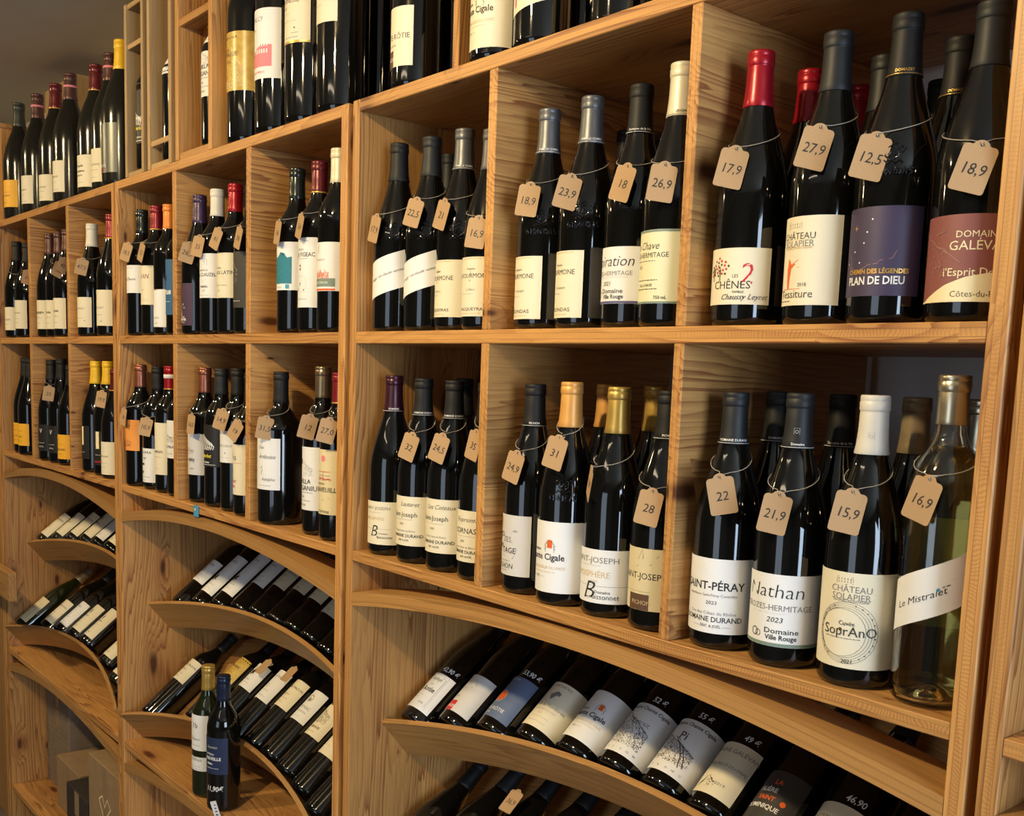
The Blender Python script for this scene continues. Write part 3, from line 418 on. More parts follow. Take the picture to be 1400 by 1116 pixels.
    greenwine=D('beige', 62, flat(S([(-28, 8), (28, 8), (28, 84), (-28, 84), (-28, 8)], .9, 'brown'), T('Sancerre', 0, .55, 8, 'brown', 0, .2), micro(-20, 20, .35, 'brown', 90))),
    bluelab=D('navy', 66, flat(S([(-22, 60), (-8, 66), (6, 60), (20, 64)], .6, 'slate' if 0 else 'lgrey'), T('Savonin', 2, .74, 7, 'lgrey', 0, .35), T('CHÂTEAU', -6, .54, 5, 'white_ink'), T('LAREVEILLE', 0, .42, 7.6, 'white_ink', .02), T('Médoc', -4, .28, 5, 'white_ink', .02, .2), micro(-22, 20, .16, 'white_ink', 91))),
    whitestand=D('white', 62, flat(T('Tb', 2, .70, 14, 'grey', .02), T('Télsour', 2, .32, 8, 'ink', -.004, .35), micro(-16, 18, .14, 'grey', 92))),
)

# ---------------------------------------------------------------- bottles
PROF = dict(
    burg=[(.010, .004), (.033, .001), (.0378, .0022), (.0402, .006), (.0405, .012), (.0405, .146), (.0400, .157), (.0382, .170), (.0348, .186), (.0302, .202), (.0252, .218), (.0208, .232), (.0176, .245), (.0158, .258), (.0149, .271), (.0144, .285), (.0141, .296), (.0125, .304)],
    bord=[(.010, .004), (.030, .001), (.0348, .0022), (.0372, .006), (.0375, .012), (.0375, .186), (.0370, .196), (.0345, .208), (.0285, .220), (.0215, .231), (.0170, .241), (.0150, .254), (.0141, .275), (.0139, .298), (.0125, .304)])
PROF['burgw'] = [(r*1.22 if z < .215 else r*1.12 if z < .235 else r, z*.985) for r, z in PROF['bord']]
PROF['bmag'] = [(r*1.28 if z < .25 else r*1.25, z*1.38) for r, z in PROF['bord']]
PROF['magn'] = [(r*1.27 if z < .22 else r*1.18, z*1.2) for r, z in PROF['burg']]
PROF['clear'] = [(.010, .016), (.022, .006), (.0300, .001), (.0348, .0022), (.0372, .006), (.0375, .014), (.0375, .205), (.0368, .222), (.0335, .240), (.0270, .255), (.0195, .267), (.0152, .279), (.0140, .295), (.0138, .330), (.0125, .334)]
HN = dict(burg=.308, bord=.308, burgw=.308, magn=.370, clear=.338, bmag=.425)
CAPZ = dict(burg=.246, bord=.251, burgw=.246, magn=.296, clear=.288, bmag=.346)
def rad(kind, z):
    p = PROF[kind]
    for (r0, z0), (r1, z1) in zip(p, p[1:]):
        if z0 <= z <= z1: return r0+(r1-r0)*(z-z0)/max(1e-9, z1-z0)
    return p[-1][0] if z > p[0][1] else p[0][0]
BODYM, CAPM = {}, {}
for k in PROF:
    BODYM[k] = {}
    c0, H0 = CAPZ[k], HN[k]; s = 1.18 if k == 'magn' else 1.25 if k == 'bmag' else 1
    b0 = H0-.027*(1.2 if k == 'magn' else 1)
    pr = [(rad(k, c0)+.0005, c0), (rad(k, c0)+.0008, c0+.0006)]
    for f in (.25, .5, .75): z = c0+(b0-c0)*f; pr.append((max(rad(k, z)+.0006, .0149*s), z))
    pr += [(.0149*s, b0+.009), (.0147*s, b0+.0098), (.0153*s, b0+.0106), (.0158*s, b0+.012), (.0158*s, H0-.0075), (.0153*s, H0-.0068), (.0153*s, H0-.0060), (.0156*s, H0-.0052), (.0155*s, H0-.0018), (.0149*s, H0-.0005), (.0138*s, H0)]
    CAPM[k] = (pr, {})
def body_mesh(kind, glass):
    g = {'k': GLASS, 'g': GREENG, 'd': DULLG}[glass]
    if glass not in BODYM[kind]:
        me = lathe('glass_body', PROF[kind]); me.materials.append(g); BODYM[kind][glass] = me
    return BODYM[kind][glass]
def cap_mesh(kind, cap):
    pr, c = CAPM[kind]
    m = CAPS[cap]
    if m.name not in c:
        me = lathe('capsule', pr, 24); me.materials.append(m); c[m.name] = me
    return c[m.name]
def wrapper(rf, ph0, zf, lift):
    def w(x, z):
        zz = zf(x, z); r = rf(zz)+lift; a = ph0+x/max(rf(zz), .01)
        return (r*sin(a), -r*cos(a), zz)
    return w
def printing(name, items, parent, rf, ph0, z0, h, tilt=0, ref=1.0, k=1.0, dx=0, dxs=0):
    """all the flat print of one label, wrapped round the bottle"""
    vs, fs, mi, mats = [], [], [], []
    for n_, it in enumerate(items):
        kd = it[0]
        if dxs:
            if kd in ('s', 's2', 's2z', 'poly'): it = (kd, [(a+dxs, b) for a, b in it[1]])+tuple(it[2:])
            elif kd in ('o', 'star', 'ring'): it = (kd, it[1]+dxs)+tuple(it[2:])
            elif kd == 'b' and it[3]-it[1] < 40: it = ('b', it[1]+dxs, it[2], it[3]+dxs, it[4], it[5])
        lift = .00045+.00001*n_ if n_ < 40 else .0009
        if kd == 't':
            _, t, x, z, s, c, bold, shear, wide = it
            g, f = text_geo(t, s*.00130*k, bold+.001, shear, wide); x += dx; g = [(px+x*.001*k, py+z*h) for px, py in g]
        elif kd == 'b': _, x0, za, x1, zb, c = it; x0, x1 = max(x0, -lim), min(x1, lim); g, f = rect2(x0*.001*k, za*h, x1*.001*k, zb*h)
        elif kd == 'm': _, x0, z, x1, hh, c = it; g, f = rect2(x0*.001*k, z*h-hh*.0005*k, x1*.001*k, z*h+hh*.0005*k)
        elif kd == 'o': _, x, z, r, c, w = it; g, f = disc2(x*.001*k, z*h, r*.001*k)
        elif kd == 's': _, p, w, c = it; g, f = stroke([(a*.001*k, b*.001*ref) for a, b in p], w*.001*k)
        elif kd in ('s2', 's2z'): _, p, w, c = it; g, f = stroke([(a*.001*k, b*.001*ref) for a, b in p], w*.001*k)
        elif kd == 'poly': _, p, c = it; g = [(max(-lim, min(lim, a))*.001*k, b*.001*ref) for a, b in p]; f = [tuple(range(len(p)))]
        elif kd == 'ring': _, x, z, r, w, c = it; g, f = ring2(x*.001*k, z*.001*ref, r*.001*k, w*.001*k, ry=r*.001*ref)
        elif kd == 'star':
            _, x, z, r, c = it
            g = [(x*.001+(r if q % 2 == 0 else r*.3)*.001*sin(q*PI/4)*(1 if q % 4 == 0 else .75), z*.001*ref+(r if q % 2 == 0 else r*.3)*.001*cos(q*PI/4)) for q in range(8)]; f = [tuple(range(8))]
        mt = INKS[c]
        if mt not in mats: mats.append(mt)
        # cut long faces so that they can bend
        if kd in ('poly', 'o') and (max(p[0] for p in g)-min(p[0] for p in g)) > .004:
            bm = bmesh.new(); vv = [bm.verts.new((a, b, 0)) for a, b in g]; bm.faces.new(vv)
            bmesh.ops.triangulate(bm, faces=bm.faces[:])
            lo, hi = min(p[0] for p in g), max(p[0] for p in g); xx = lo+.004
            while xx < hi:
                bmesh.ops.bisect_plane(bm, geom=bm.verts[:]+bm.edges[:]+bm.faces[:], plane_co=(xx, 0, 0), plane_no=(1, 0, 0)); xx += .004
            bm.verts.index_update(); g = [(v.co.x, v.co.y) for v in bm.verts]; f = [tuple(v.index for v in q.verts) for q in bm.faces]; bm.free()
        o_ = len(vs)
        for a, b in g:
            b = min(max(b, .0003), h-.0003)
            zz = z0+b+tilt*(a/.04); r = rf(zz)+lift; an = ph0+a/rf(zz)
            vs.append((r*sin(an), -r*cos(an), zz))
        for q in f:
            fs.append(tuple(i+o_ for i in q)); mi.append(mats.index(mt))
    if not fs: return
    me = mesh(name, vs, fs)
    for m in mats: me.materials.append(m)
    me.polygons.foreach_set('material_index', mi)
    return link(name, me, parent)
lim = 50
def add_label(parent, kind, design, z0, z1, ph0, half, r_scale=1.0, name='label'):
    global lim
    d = DES[design]; tilt = d.get('tilt', 0); half = R(half)
    rf = lambda z: rad(kind, z)
    r0 = rf((z0+z1)/2); n = 16; m_ = 6; vs, fs = [], []
    for i in range(n+1):
        a = -half+2*half*i/n; dz = tilt*(a*r0/.04)
        for q in range(m_+1):
            z = z0+dz+(z1-z0)*q/m_; r = rf(z)+.00035; vs.append((r*sin(ph0+a), -r*cos(ph0+a), z))
        if i:
            for q in range(m_): p_ = (m_+1)*(i-1)+q; fs.append((p_, p_+m_+1, p_+m_+2, p_+1))
    me = mesh(name, vs, fs, True); lo = link(name, me, parent, PAPERS[d['paper']])
    lim = half*r0*1000-.4
    h = z1-z0
    full = max([p[1] for it in d['items'] if it[0] in ('s', 's2', 's2z', 'poly') for p in it[1 if it[0] != 'x' else 1]] + [it[2]+it[3] for it in d['items'] if it[0] == 'ring'] + [1])
    ref = min(1.0, h*1000*.97/full) if full > h*1000*.97 else 1.0
    widest = max([len(it[1])*it[4]*.36+abs(it[2]) for it in d['items'] if it[0] == 't'] + [1])
    printing('printing', [it for it in d['items']], lo, rf, ph0, z0, h, tilt, ref, 1.0, d.get('dx', 0), d.get('dxs', 0))
    return lo
CREST = [[(-8, 0), (-8, 9), (0, 13), (8, 9), (8, 0), (0, -6), (-8, 0)], [(-4, 1), (0, 8), (4, 1)], [(-14, -9), (-9, -5), (-4, -9), (0, -5), (5, -9), (10, -5), (14, -9)], [(-12, 4), (-16, 9), (-11, 12)], [(12, 4), (16, 9), (11, 12)], [(-5, 15), (0, 19), (5, 15)]]
def emboss(parent, kind, style, ph, zc):
    cs = bpy.data.curves.new('embossing', 'CURVE'); cs.dimensions = '3D'; cs.bevel_depth = .0012; cs.bevel_resolution = 1
    def line(p):
        sp = cs.splines.new('POLY'); sp.points.add(len(p)-1)
        for i, (a, b) in enumerate(p):
            z = zc+b*.001; r = rad(kind, z)+.0002; an = ph+a*.001/r; sp.points[i].co = (r*sin(an), -r*cos(an), z, 1)
    if style == 'crest':
        for p in CREST: line(p)
    else:
        L = {'word': "GIGONDAS", 'column': 'CHATEAU'}[style]
        G = {'G': [[(4, 5), (1, 7), (0, 4), (1, 0), (4, 1), (4, 3.5), (2.6, 3.5)]], 'I': [[(2, 0), (2, 7)]], 'O': [[(0, 3.5), (2, 7), (4, 3.5), (2, 0), (0, 3.5)]], 'N': [[(0, 0), (0, 7), (4, 0), (4, 7)]], 'D': [[(0, 0), (0, 7), (3.5, 5), (3.5, 2), (0, 0)]],
             'A': [[(0, 0), (2, 7), (4, 0)], [(1, 3), (3, 3)]], 'S': [[(4, 6), (1, 7), (.5, 4.5), (3.5, 3), (3, 0), (0, .8)]], 'C': [[(4, 6), (1, 6.5), (0, 3), (1, 0), (4, 1)]], 'H': [[(0, 0), (0, 7)], [(4, 0), (4, 7)], [(0, 3.5), (4, 3.5)]], 'T': [[(2, 0), (2, 7)], [(0, 7), (4, 7)]], 'E': [[(4, 0), (0, 0), (0, 7), (4, 7)], [(0, 3.5), (3, 3.5)]], 'U': [[(0, 7), (.5, 0), (3.5, 0), (4, 7)]]}
        x = -len(L)*2.9
        for ch in L:
            for p in G[ch]: line([(x+a, b-10) for a, b in p])
            x += 5.8
        for p in CREST: line([(a*.8, b*.8+8) for a, b in p])
    o = bpy.data.objects.new('t', cs); me = bpy.data.meshes.new_from_object(o); bpy.data.objects.remove(o)
    me.shade_smooth(); link('embossing', me, parent, GLASS)
WINE = None
def clear_bottle(root):
    m, n, l, b = nodes('clear_glass'); b.inputs['Base Color'].default_value = (.97, 1, .95, 1); b.inputs['Roughness'].default_value = .02; b.inputs['Transmission Weight'].default_value = 1; b.inputs['IOR'].default_value = 1.48
    w, n, l, b = nodes('pale_wine'); b.inputs['Base Color'].default_value = (.99, .88, .42, 1); b.inputs['Roughness'].default_value = .0; b.inputs['Transmission Weight'].default_value = 1; b.inputs['IOR'].default_value = 1.34
    p = PROF['clear']; k = 1.0
    inner = [(max(r-.0022, .002), z+(.004 if z < .02 else 0)) for r, z in p]
    vs, fs = [], []; seg = 32
    prof = p + inner[::-1]
    for r, z in prof:
        for q in range(seg): vs.append((r*cos(2*PI*q/seg), r*sin(2*PI*q/seg), z))
    N = len(prof)
    for i in range(N-1):
        for q in range(seg): q2 = (q+1) % seg; fs.append((i*seg+q, i*seg+q2, (i+1)*seg+q2, (i+1)*seg+q))
    fs.append(tuple(range(seg))[::-1]); fs.append(tuple((N-1)*seg+q for q in range(seg)))
    link('glass_body', mesh('glass_body', vs, fs, True), root, m)
    wp = [(r-.0003, z+.0005) for r, z in inner if z < .262] + [(.0172-.0003, .266)]
    bv, bf = [], []
    for i in range(13):
        a = R(118)+R(125)*i/12; bv += [(.0380*sin(a), -.0380*cos(a), .075), (.0380*sin(a), -.0380*cos(a), .190)]
        if i: bf.append((2*i-2, 2*i, 2*i+1, 2*i-1))
    link('back_label', mesh('back_label', bv, bf, True), root, PAPERS['cream'])
    link('wine', lathe('wine', wp, 32), root, w)
def capsule_print(cp, kind, txt, ink, ph, band=True):
    z = CAPZ[kind]; pr = CAPM[kind][0]
    rf = lambda zz: next((r0+(r1-r0)*(zz-a)/max(1e-9, b-a) for (r0, a), (r1, b) in zip(pr, pr[1:]) if a <= zz <= b), .016)
    it = [('t', txt, 0, .55, 3.1, ink, .01, 0, 1)]
    if band: it += [('b', -44, .06, 44, .12, ink)]
    global lim; lim = 44
    printing('printing', it, cp, rf, ph, z+.001, .0075)
def mark_print(cp, kind, ph):
    pr = CAPM[kind][0]; rf = lambda zz: .0156
    it = [('s2z', [(-3, 1), (3, 1), (3, 13), (-3, 13), (-3, 1)], .4, 'lgrey'), ('ring', 0, 9, 1.6, .5, 'lgrey'), ('s2z', [(-1, 3), (0, 6), (1, 3)], .7, 'lgrey')]
    printing('printing', it, cp, rf, ph, CAPZ[kind]+.010, .015)
def bottle(label, group, kind, glass, cap, design, loc, H, z0=None, z1=None, ph0=0, half=None, rot=(0, 0, 0), deco=None, emb=None, price=None, back=False, mark=False, backlabel=False, name='wine_bottle', phv=0):
    t = thing(name, label, 'bottle', loc, rot, group)
    s = H/HN[kind]; sz = (1, 1, s)
    rs = 1.0
    if glass == 'clear': clear_bottle(t)
    else: link('glass_body', body_mesh(kind, glass), t)
    cp = link('capsule', cap_mesh(kind, cap), t)
    if deco: capsule_print(cp, kind, deco[0], deco[1], phv)
    if mark: mark_print(cp, kind, phv-.1)
    if cap in ('brownband',):
        H0 = HN[kind]; link('pink_band', lathe('pink_band', [(.0190, H0-.040), (.01925, H0-.0395), (.01925, H0-.0345), (.0190, H0-.034)], 24), t, INKS['pink'])
    if cap == 'redwhite':
        H0 = HN[kind]; link('white_band', lathe('white_band', [(.0158, H0-.030), (.0163, H0-.0295), (.0163, H0-.021), (.0158, H0-.0205)], 24), t, INKS['white_ink'])
    if cap in ('crimson', 'maroon', 'redwhite') and not back:
        c0 = CAPZ[kind]; r = CAPM[kind][0][0][0]; link('gold_rim', lathe('gold_rim', [(r, c0), (r+.0005, c0+.0004), (r+.0003, c0+.0026), (r, c0+.003)], 24), cp, INKS['gold_ink'])
    if design:
        h = half or DES[design]['half']
        add_label(t, kind, design, z0/s, z1/s, ph0, h)
    if backlabel: add_back(t, kind, z0/s, z1/s, ph0+R(DES[design]['half']+12))
    if emb: emboss(t, kind, emb, phv-.15, (z1 if z1 else .12)/s+.040)
    if price: printing('price_writing', [('t', price, 0, .5, 10.5, 'white_ink', .012, .15, .9)], t, lambda z: rad(kind, z), .34, (z1/s if z1 else .13)+.003, .016)
    t.scale = sz
    return t
def add_back(t, kind, z0, z1, a0):
    vs, fs = [], []
    for i in range(9):
        a = a0+R(50)*i/8; r = rad(kind, .1)+.0003
        vs += [(r*sin(a), -r*cos(a), z0), (r*sin(a), -r*cos(a), z1+.004)]
        if i: fs.append((2*i-2, 2*i, 2*i+1, 2*i-1))
    link('back_label', mesh('back_label', vs, fs, True), t, PAPERS['dgrey'])
BOTTLES = [
    ('1u0', 'burg', 'k', 'black', 'bourgogne', 'black capsule and low white label', {'x': -2.241, 'y': 0.045, 'H': 0.319, 'r': 0.0408, 'z0': 0.0254, 'z1': 0.101}, {}),
    ('1u0', 'burg', 'k', 'black', 'cream_plain', 'bottle half hidden behind the divider, cream label', {'x': -2.119, 'y': 0.045, 'H': 0.305, 'r': 0.0408, 'z0': 0.0289, 'z1': 0.1198}, {}),
    ('1u1', 'burg', 'k', 'brown', 'bgothic', 'brown capsule and square cream label', {'x': -1.874, 'y': 0.045, 'H': 0.316, 'r': 0.0408, 'z0': 0.0251, 'z1': 0.1121}, {}),
    ('1u1', 'burg', 'k', 'brown', 'bgothic', 'brown capsule seen behind the front row', {'x': -1.8857, 'y': 0.125, 'H': 0.308, 'r': 0.0408, 'z0': 0.0294, 'z1': 0.1182}, {'back': 1}),
    ('1u1', 'burg', 'k', 'brown', 'bgothic2', 'brown capsule behind the neck tag', {'x': -1.784, 'y': 0.045, 'H': 0.313, 'r': 0.0408, 'z0': 0.0241, 'z1': 0.1093}, {}),
    ('1u1', 'burg', 'k', 'brown', 'bgothic2', 'brown capsule against the divider', {'x': -1.697, 'y': 0.042, 'H': 0.313, 'r': 0.0408, 'z0': 0.0241, 'z1': 0.1127}, {}),
    ('1u2', 'burg', 'k', 'white', 'meursault', 'white capsule and cream label', {'x': -1.487, 'y': 0.045, 'H': 0.312, 'r': 0.0408, 'z0': 0.026, 'z1': 0.1085, 'ra': 67}, {}),
    ('1u2', 'burg', 'k', 'brown', 'cream_plain', 'brown capsule with a pink band', {'x': -1.5087, 'y': 0.12, 'H': 0.308, 'r': 0.0408, 'z0': 0.0282, 'z1': 0.1202}, {'back': 1}),
    ('1u2', 'burg', 'k', 'crimson', 'shield', 'crimson capsule and large cream label with red shield', {'x': -1.327, 'y': 0.045, 'H': 0.323, 'r': 0.0408, 'z0': 0.0278, 'z1': 0.1222}, {}),
    ('1l0', 'burg', 'k', 'black', 'yellow', 'slim black capsule and orange-yellow label', {'x': -2.189, 'y': 0.05, 'H': 0.318, 'r': 0.0408, 'z0': 0.0288, 'z1': 0.1005, 'ra': 73}, {}),
    ('1l0', 'burg', 'k', 'black', 'yellow', 'orange-yellow label cut off by the divider', {'x': -2.101, 'y': 0.041, 'H': 0.316, 'r': 0.0408, 'z0': 0.0306, 'z1': 0.1023}, {}),
    ('1l1', 'burg', 'k', 'black', 'vblack', 'black capsule and black label with a white V', {'x': -1.884, 'y': 0.044, 'H': 0.314, 'r': 0.0408, 'z0': 0.0305, 'z1': 0.1125}, {}),
    ('1l1', 'burg', 'k', 'black', 'vblack', 'taller black capsule and black label with a white V', {'x': -1.792, 'y': 0.047, 'H': 0.318, 'r': 0.0408, 'z0': 0.031, 'z1': 0.1135}, {}),
    ('1l1', 'burg', 'k', 'black', 'yellow2', 'yellow label at the shelf edge', {'x': -1.708, 'y': 0.05, 'H': 0.299, 'r': 0.0408, 'z0': 0.019, 'z1': 0.0922}, {}),
    ('1l2', 'burg', 'k', 'yellow', 'gilt', 'bright yellow capsule and dark label with pale pattern', {'x': -1.485, 'y': 0.05, 'H': 0.314, 'r': 0.0408, 'z0': 0.0388, 'z1': 0.1318, 'ra': 42}, {}),
    ('1l2', 'burg', 'k', 'yellow', 'gilt2', 'bright yellow capsule and dark label with red line', {'x': -1.386, 'y': 0.05, 'H': 0.315, 'r': 0.0408, 'z0': 0.0288, 'z1': 0.1236}, {}),
    ('1l2', 'burg', 'k', 'maroon', 'cream_plain', 'cream label squeezed against the side panel', {'x': -1.304, 'y': 0.044, 'H': 0.295, 'r': 0.0408, 'z0': 0.0108, 'z1': 0.0994}, {}),
    ('2u0', 'bord', 'k', 'blackgreen', 'script_v', 'dark green capsule, white label with upright script', {'x': -1.108, 'y': 0.045, 'H': 0.314, 'r': 0.0375, 'z0': 0.1061, 'z1': 0.1746}, {}),
    ('2u0', 'bord', 'k', 'crimson', 'va', 'crimson capsule with gold rim, tall cream label', {'x': -1.011, 'y': 0.045, 'H': 0.314, 'r': 0.0375, 'z0': 0.0745, 'z1': 0.1682}, {}),
    ('2u0', 'bord', 'k', 'orange', 'redline', 'orange capsule, low white label with a red stroke', {'x': -0.93, 'y': 0.045, 'H': 0.309, 'r': 0.0375, 'z0': 0.0196, 'z1': 0.1081}, {}),
    ('2u0', 'bord', 'k', 'black', 'blue', 'bright blue label at the divider', {'x': -0.854, 'y': 0.045, 'H': 0.302, 'r': 0.0375, 'z0': 0.0467, 'z1': 0.1735}, {}),
    ('2u1', 'burg', 'k', 'purple', 'ylabel', 'purple capsule and dark violet label with white Y', {'x': -0.7397, 'y': 0.039, 'H': 0.31, 'r': 0.0408, 'z0': 0.0202, 'z1': 0.1135, 'ra': 43}, {}),
    ('2u1', 'bord', 'k', 'white', 'clauzel', 'white capsule and white label with small house mark', {'x': -0.66, 'y': 0.045, 'H': 0.315, 'r': 0.0375, 'z0': 0.0793, 'z1': 0.1742}, {}),
    ('2u1', 'bord', 'k', 'red', 'latin', 'red capsule and cream label with a chair mark', {'x': -0.57, 'y': 0.045, 'H': 0.316, 'r': 0.0375, 'z0': 0.0763, 'z1': 0.1698, 'ra': 70}, {}),
    ('2u1', 'bord', 'k', 'black', 'blacklab', 'charcoal label cut off by the divider', {'x': -0.49, 'y': 0.045, 'H': 0.304, 'r': 0.0375, 'z0': 0.0538, 'z1': 0.1674}, {}),
    ('2u2', 'bord', 'k', 'blackgreen', 'teal', 'glossy black capsule and teal landscape label', {'x': -0.297, 'y': 0.045, 'H': 0.314, 'r': 0.0375, 'z0': 0.0817, 'z1': 0.1723, 'ra': 68}, {}),
    ('2u2', 'bord', 'k', 'maroon', 'figeac', 'maroon capsule with gold crest, very tall white label', {'x': -0.211, 'y': 0.045, 'H': 0.316, 'r': 0.0375, 'z0': 0.0469, 'z1': 0.174, 'ra': 68}, {}),
    ('2u2', 'bord', 'k', 'ivory', 'greenband', 'ivory capsule, white label with grey-green band', {'x': -0.135, 'y': 0.042, 'H': 0.328, 'r': 0.0375, 'z0': 0.0738, 'z1': 0.16}, {}),
    ('2l0', 'bord', 'k', 'copper', 'orangelab', 'copper capsule and orange picture label', {'x': -1.109, 'y': 0.038, 'H': 0.31, 'r': 0.0375, 'z0': 0.0913, 'z1': 0.1696}, {}),
    ('2l0', 'bord', 'k', 'black', 'hat', 'matt black capsule, white label with a black hat', {'x': -1.023, 'y': 0.05, 'H': 0.306, 'r': 0.0375, 'z0': 0.0177, 'z1': 0.1028}, {}),
    ('2l0', 'bord', 'k', 'redwhite', 'chamrun', 'red and white capsule, tall cream label', {'x': -0.942, 'y': 0.05, 'H': 0.309, 'r': 0.0375, 'z0': 0.0447, 'z1': 0.1713}, {}),
    ('2l0', 'bord', 'k', 'black', 'castle', 'white picture label beside the divider', {'x': -0.866, 'y': 0.05, 'H': 0.312, 'r': 0.0375, 'z0': 0.0912, 'z1': 0.181}, {}),
    ('2l1', 'bord', 'k', 'copper', 'greyscript', 'copper capsule and pale grey script label', {'x': -0.74, 'y': 0.05, 'H': 0.309, 'r': 0.0375, 'z0': 0.064, 'z1': 0.1579}, {}),
    ('2l1', 'bord', 'k', 'slate', 'zebra', 'slate capsule and zebra-striped black label', {'x': -0.651, 'y': 0.05, 'H': 0.308, 'r': 0.0375, 'z0': 0.0905, 'z1': 0.184}, {}),
    ('2l1', 'bord', 'k', 'black', 'whitegov', 'black capsule and plain white label with small mark', {'x': -0.566, 'y': 0.05, 'H': 0.31, 'r': 0.0375, 'z0': 0.1068, 'z1': 0.1758}, {}),
    ('2l1', 'bord', 'k', 'black', 'l115', 'cream label with red foot against the divider', {'x': -0.488, 'y': 0.044, 'H': 0.302, 'r': 0.0375, 'z0': 0.0451, 'z1': 0.1515}, {}),
    ('2l2', 'burgw', 'k', 'black', 'amboise', 'wide body, black capsule and cream script label', {'x': -0.3595, 'y': 0.046, 'H': 0.307, 'r': 0.046, 'z0': 0.0711, 'z1': 0.1743, 'ra': 62}, {}),
    ('2l2', 'bord', 'k', 'bronze', 'villa', 'bronze capsule and tall white label with brown square', {'x': -0.197, 'y': 0.05, 'H': 0.32, 'r': 0.0375, 'z0': 0.0479, 'z1': 0.1682}, {}),
    ('2l2', 'bord', 'k', 'crimson', 'feuille', 'crimson capsule and cream label with red tree', {'x': -0.122, 'y': 0.044, 'H': 0.31, 'r': 0.0375, 'z0': 0.0493, 'z1': 0.1693}, {}),
    ('3u0', 'burg', 'k', 'black', 'sash', 'black capsule and slanted white sash label', {'x': 0.045, 'y': 0.052, 'H': 0.313, 'r': 0.0408, 'z0': 0.0591, 'z1': 0.1199}, {'emb': 'crest'}),
    ('3u0', 'burg', 'k', 'slate', 'sash', 'slate capsule and slanted white sash label', {'x': 0.131, 'y': 0.058, 'H': 0.312, 'r': 0.0408, 'z0': 0.06, 'z1': 0.1152}, {'emb': 'crest'}),
    ('3u0', 'burg', 'k', 'black', None, 'dark capsule standing in the second row', {'x': 0.059, 'y': 0.145, 'H': 0.308, 'r': 0.0408}, {'back': 1}),
    ('3u0', 'burg', 'k', 'gray', 'fourmone', 'grey capsule and cream label with a cypress mark', {'x': 0.219, 'y': 0.058, 'H': 0.311, 'r': 0.0408, 'z0': 0.0214, 'z1': 0.1088, 'ra': 55}, {'emb': 'crest', 'deco': ('FAMILLE COMBE', 'white_ink')}),
    ('3u0', 'burg', 'k', 'gray', 'fourmone', 'cream cypress label tight against the divider', {'x': 0.3067, 'y': 0.045, 'H': 0.295, 'r': 0.0408, 'z0': 0.02, 'z1': 0.1067}, {}),
    ('3u1', 'burg', 'k', 'gray', 'gigondas', 'grey capsule and cream label, small cypress mark', {'x': 0.417, 'y': 0.058, 'H': 0.308, 'r': 0.0408, 'z0': 0.0149, 'z1': 0.102, 'ra': 45}, {'emb': 'word', 'deco': ('FAMILLE COMBE', 'white_ink'), 'bl': 1}),
    ('3u1', 'burg', 'k', 'gray', 'gigondas', 'taller grey capsule and cream cypress label', {'x': 0.504, 'y': 0.058, 'H': 0.31, 'r': 0.0408, 'z0': 0.0151, 'z1': 0.104, 'ra': 42}, {'emb': 'word', 'deco': ('FAMILLE COMBE', 'white_ink'), 'bl': 1}),
    ('3u1', 'burg', 'k', 'black', None, 'unlabelled dark neck behind the black-capped bottle', {'x': 0.4093, 'y': 0.2219, 'H': 0.308, 'r': 0.0408}, {'back': 1}),
    ('3u1', 'burg', 'k', 'black', 'inspiration', 'black capsule, white label with handwritten title and violet foot', {'x': 0.594, 'y': 0.058, 'H': 0.309, 'r': 0.0408, 'z0': 0.0313, 'z1': 0.1029, 'ra': 62}, {'deco': ('Domaine de la Ville', 'white_ink')}),
    ('3u1', 'burg', 'k', 'slate', None, 'dark neck in the back row beside the divider', {'x': 0.4093, 'y': 0.3054, 'H': 0.308, 'r': 0.0408}, {'back': 1}),
    ('3u1', 'burg', 'k', 'ivory', 'chave', 'ivory metallic capsule and pale green-cream label', {'x': 0.677, 'y': 0.042, 'H': 0.316, 'r': 0.0408, 'z0': 0.0277, 'z1': 0.1158, 'ra': 53}, {'deco': ('GRAEME', 'taupe')}),
    ('3u2', 'burg', 'k', 'red', 'chenes', 'red capsule, cream label with red tree and number 2', {'x': 0.784, 'y': 0.053, 'H': 0.31, 'r': 0.0408, 'z0': 0.0244, 'z1': 0.0877, 'ra': 76}, {'bl': 1}),
    ('3u2', 'burg', 'k', 'red', None, 'red capsule in the second row', {'x': 0.787, 'y': 0.1456, 'H': 0.308, 'r': 0.0408}, {'back': 1}),
    ('3u2', 'burg', 'k', 'slate', 'tessiture', 'slate capsule, tall cream label with orange figure', {'x': 0.885, 'y': 0.053, 'H': 0.309, 'r': 0.0408, 'z0': 0.0208, 'z1': 0.1146, 'ra': 61}, {}),
    ('3u2', 'burg', 'k', 'red', None, 'dim red capsule in the third row', {'x': 0.792, 'y': 0.244, 'H': 0.308, 'r': 0.0408}, {'back': 1}),
    ('3u2', 'burg', 'k', 'slate', None, 'grey capsule half hidden in the second row', {'x': 0.879, 'y': 0.1554, 'H': 0.308, 'r': 0.0408}, {'back': 1}),
    ('3u2', 'burg', 'k', 'blackgold', 'plandieu', 'dark violet label with gold star map', {'x': 0.967, 'y': 0.05, 'H': 0.308, 'r': 0.0408, 'z0': 0.0275, 'z1': 0.1157, 'ra': 76}, {'emb': 'word', 'bl': 1, 'deco': ('DOMAZET', 'gold_ink')}),
    ('3u2', 'burg', 'k', 'black', None, 'low dark neck beside the grey wall patch', {'x': 0.876, 'y': 0.2864, 'H': 0.308, 'r': 0.0408}, {'back': 1}),
    ('3u2', 'burg', 'k', 'blackgold', None, 'embossed black capsule in the second row', {'x': 0.969, 'y': 0.1528, 'H': 0.308, 'r': 0.0408}, {'back': 1, 'deco': ('DOMAZET', 'gold_ink')}),
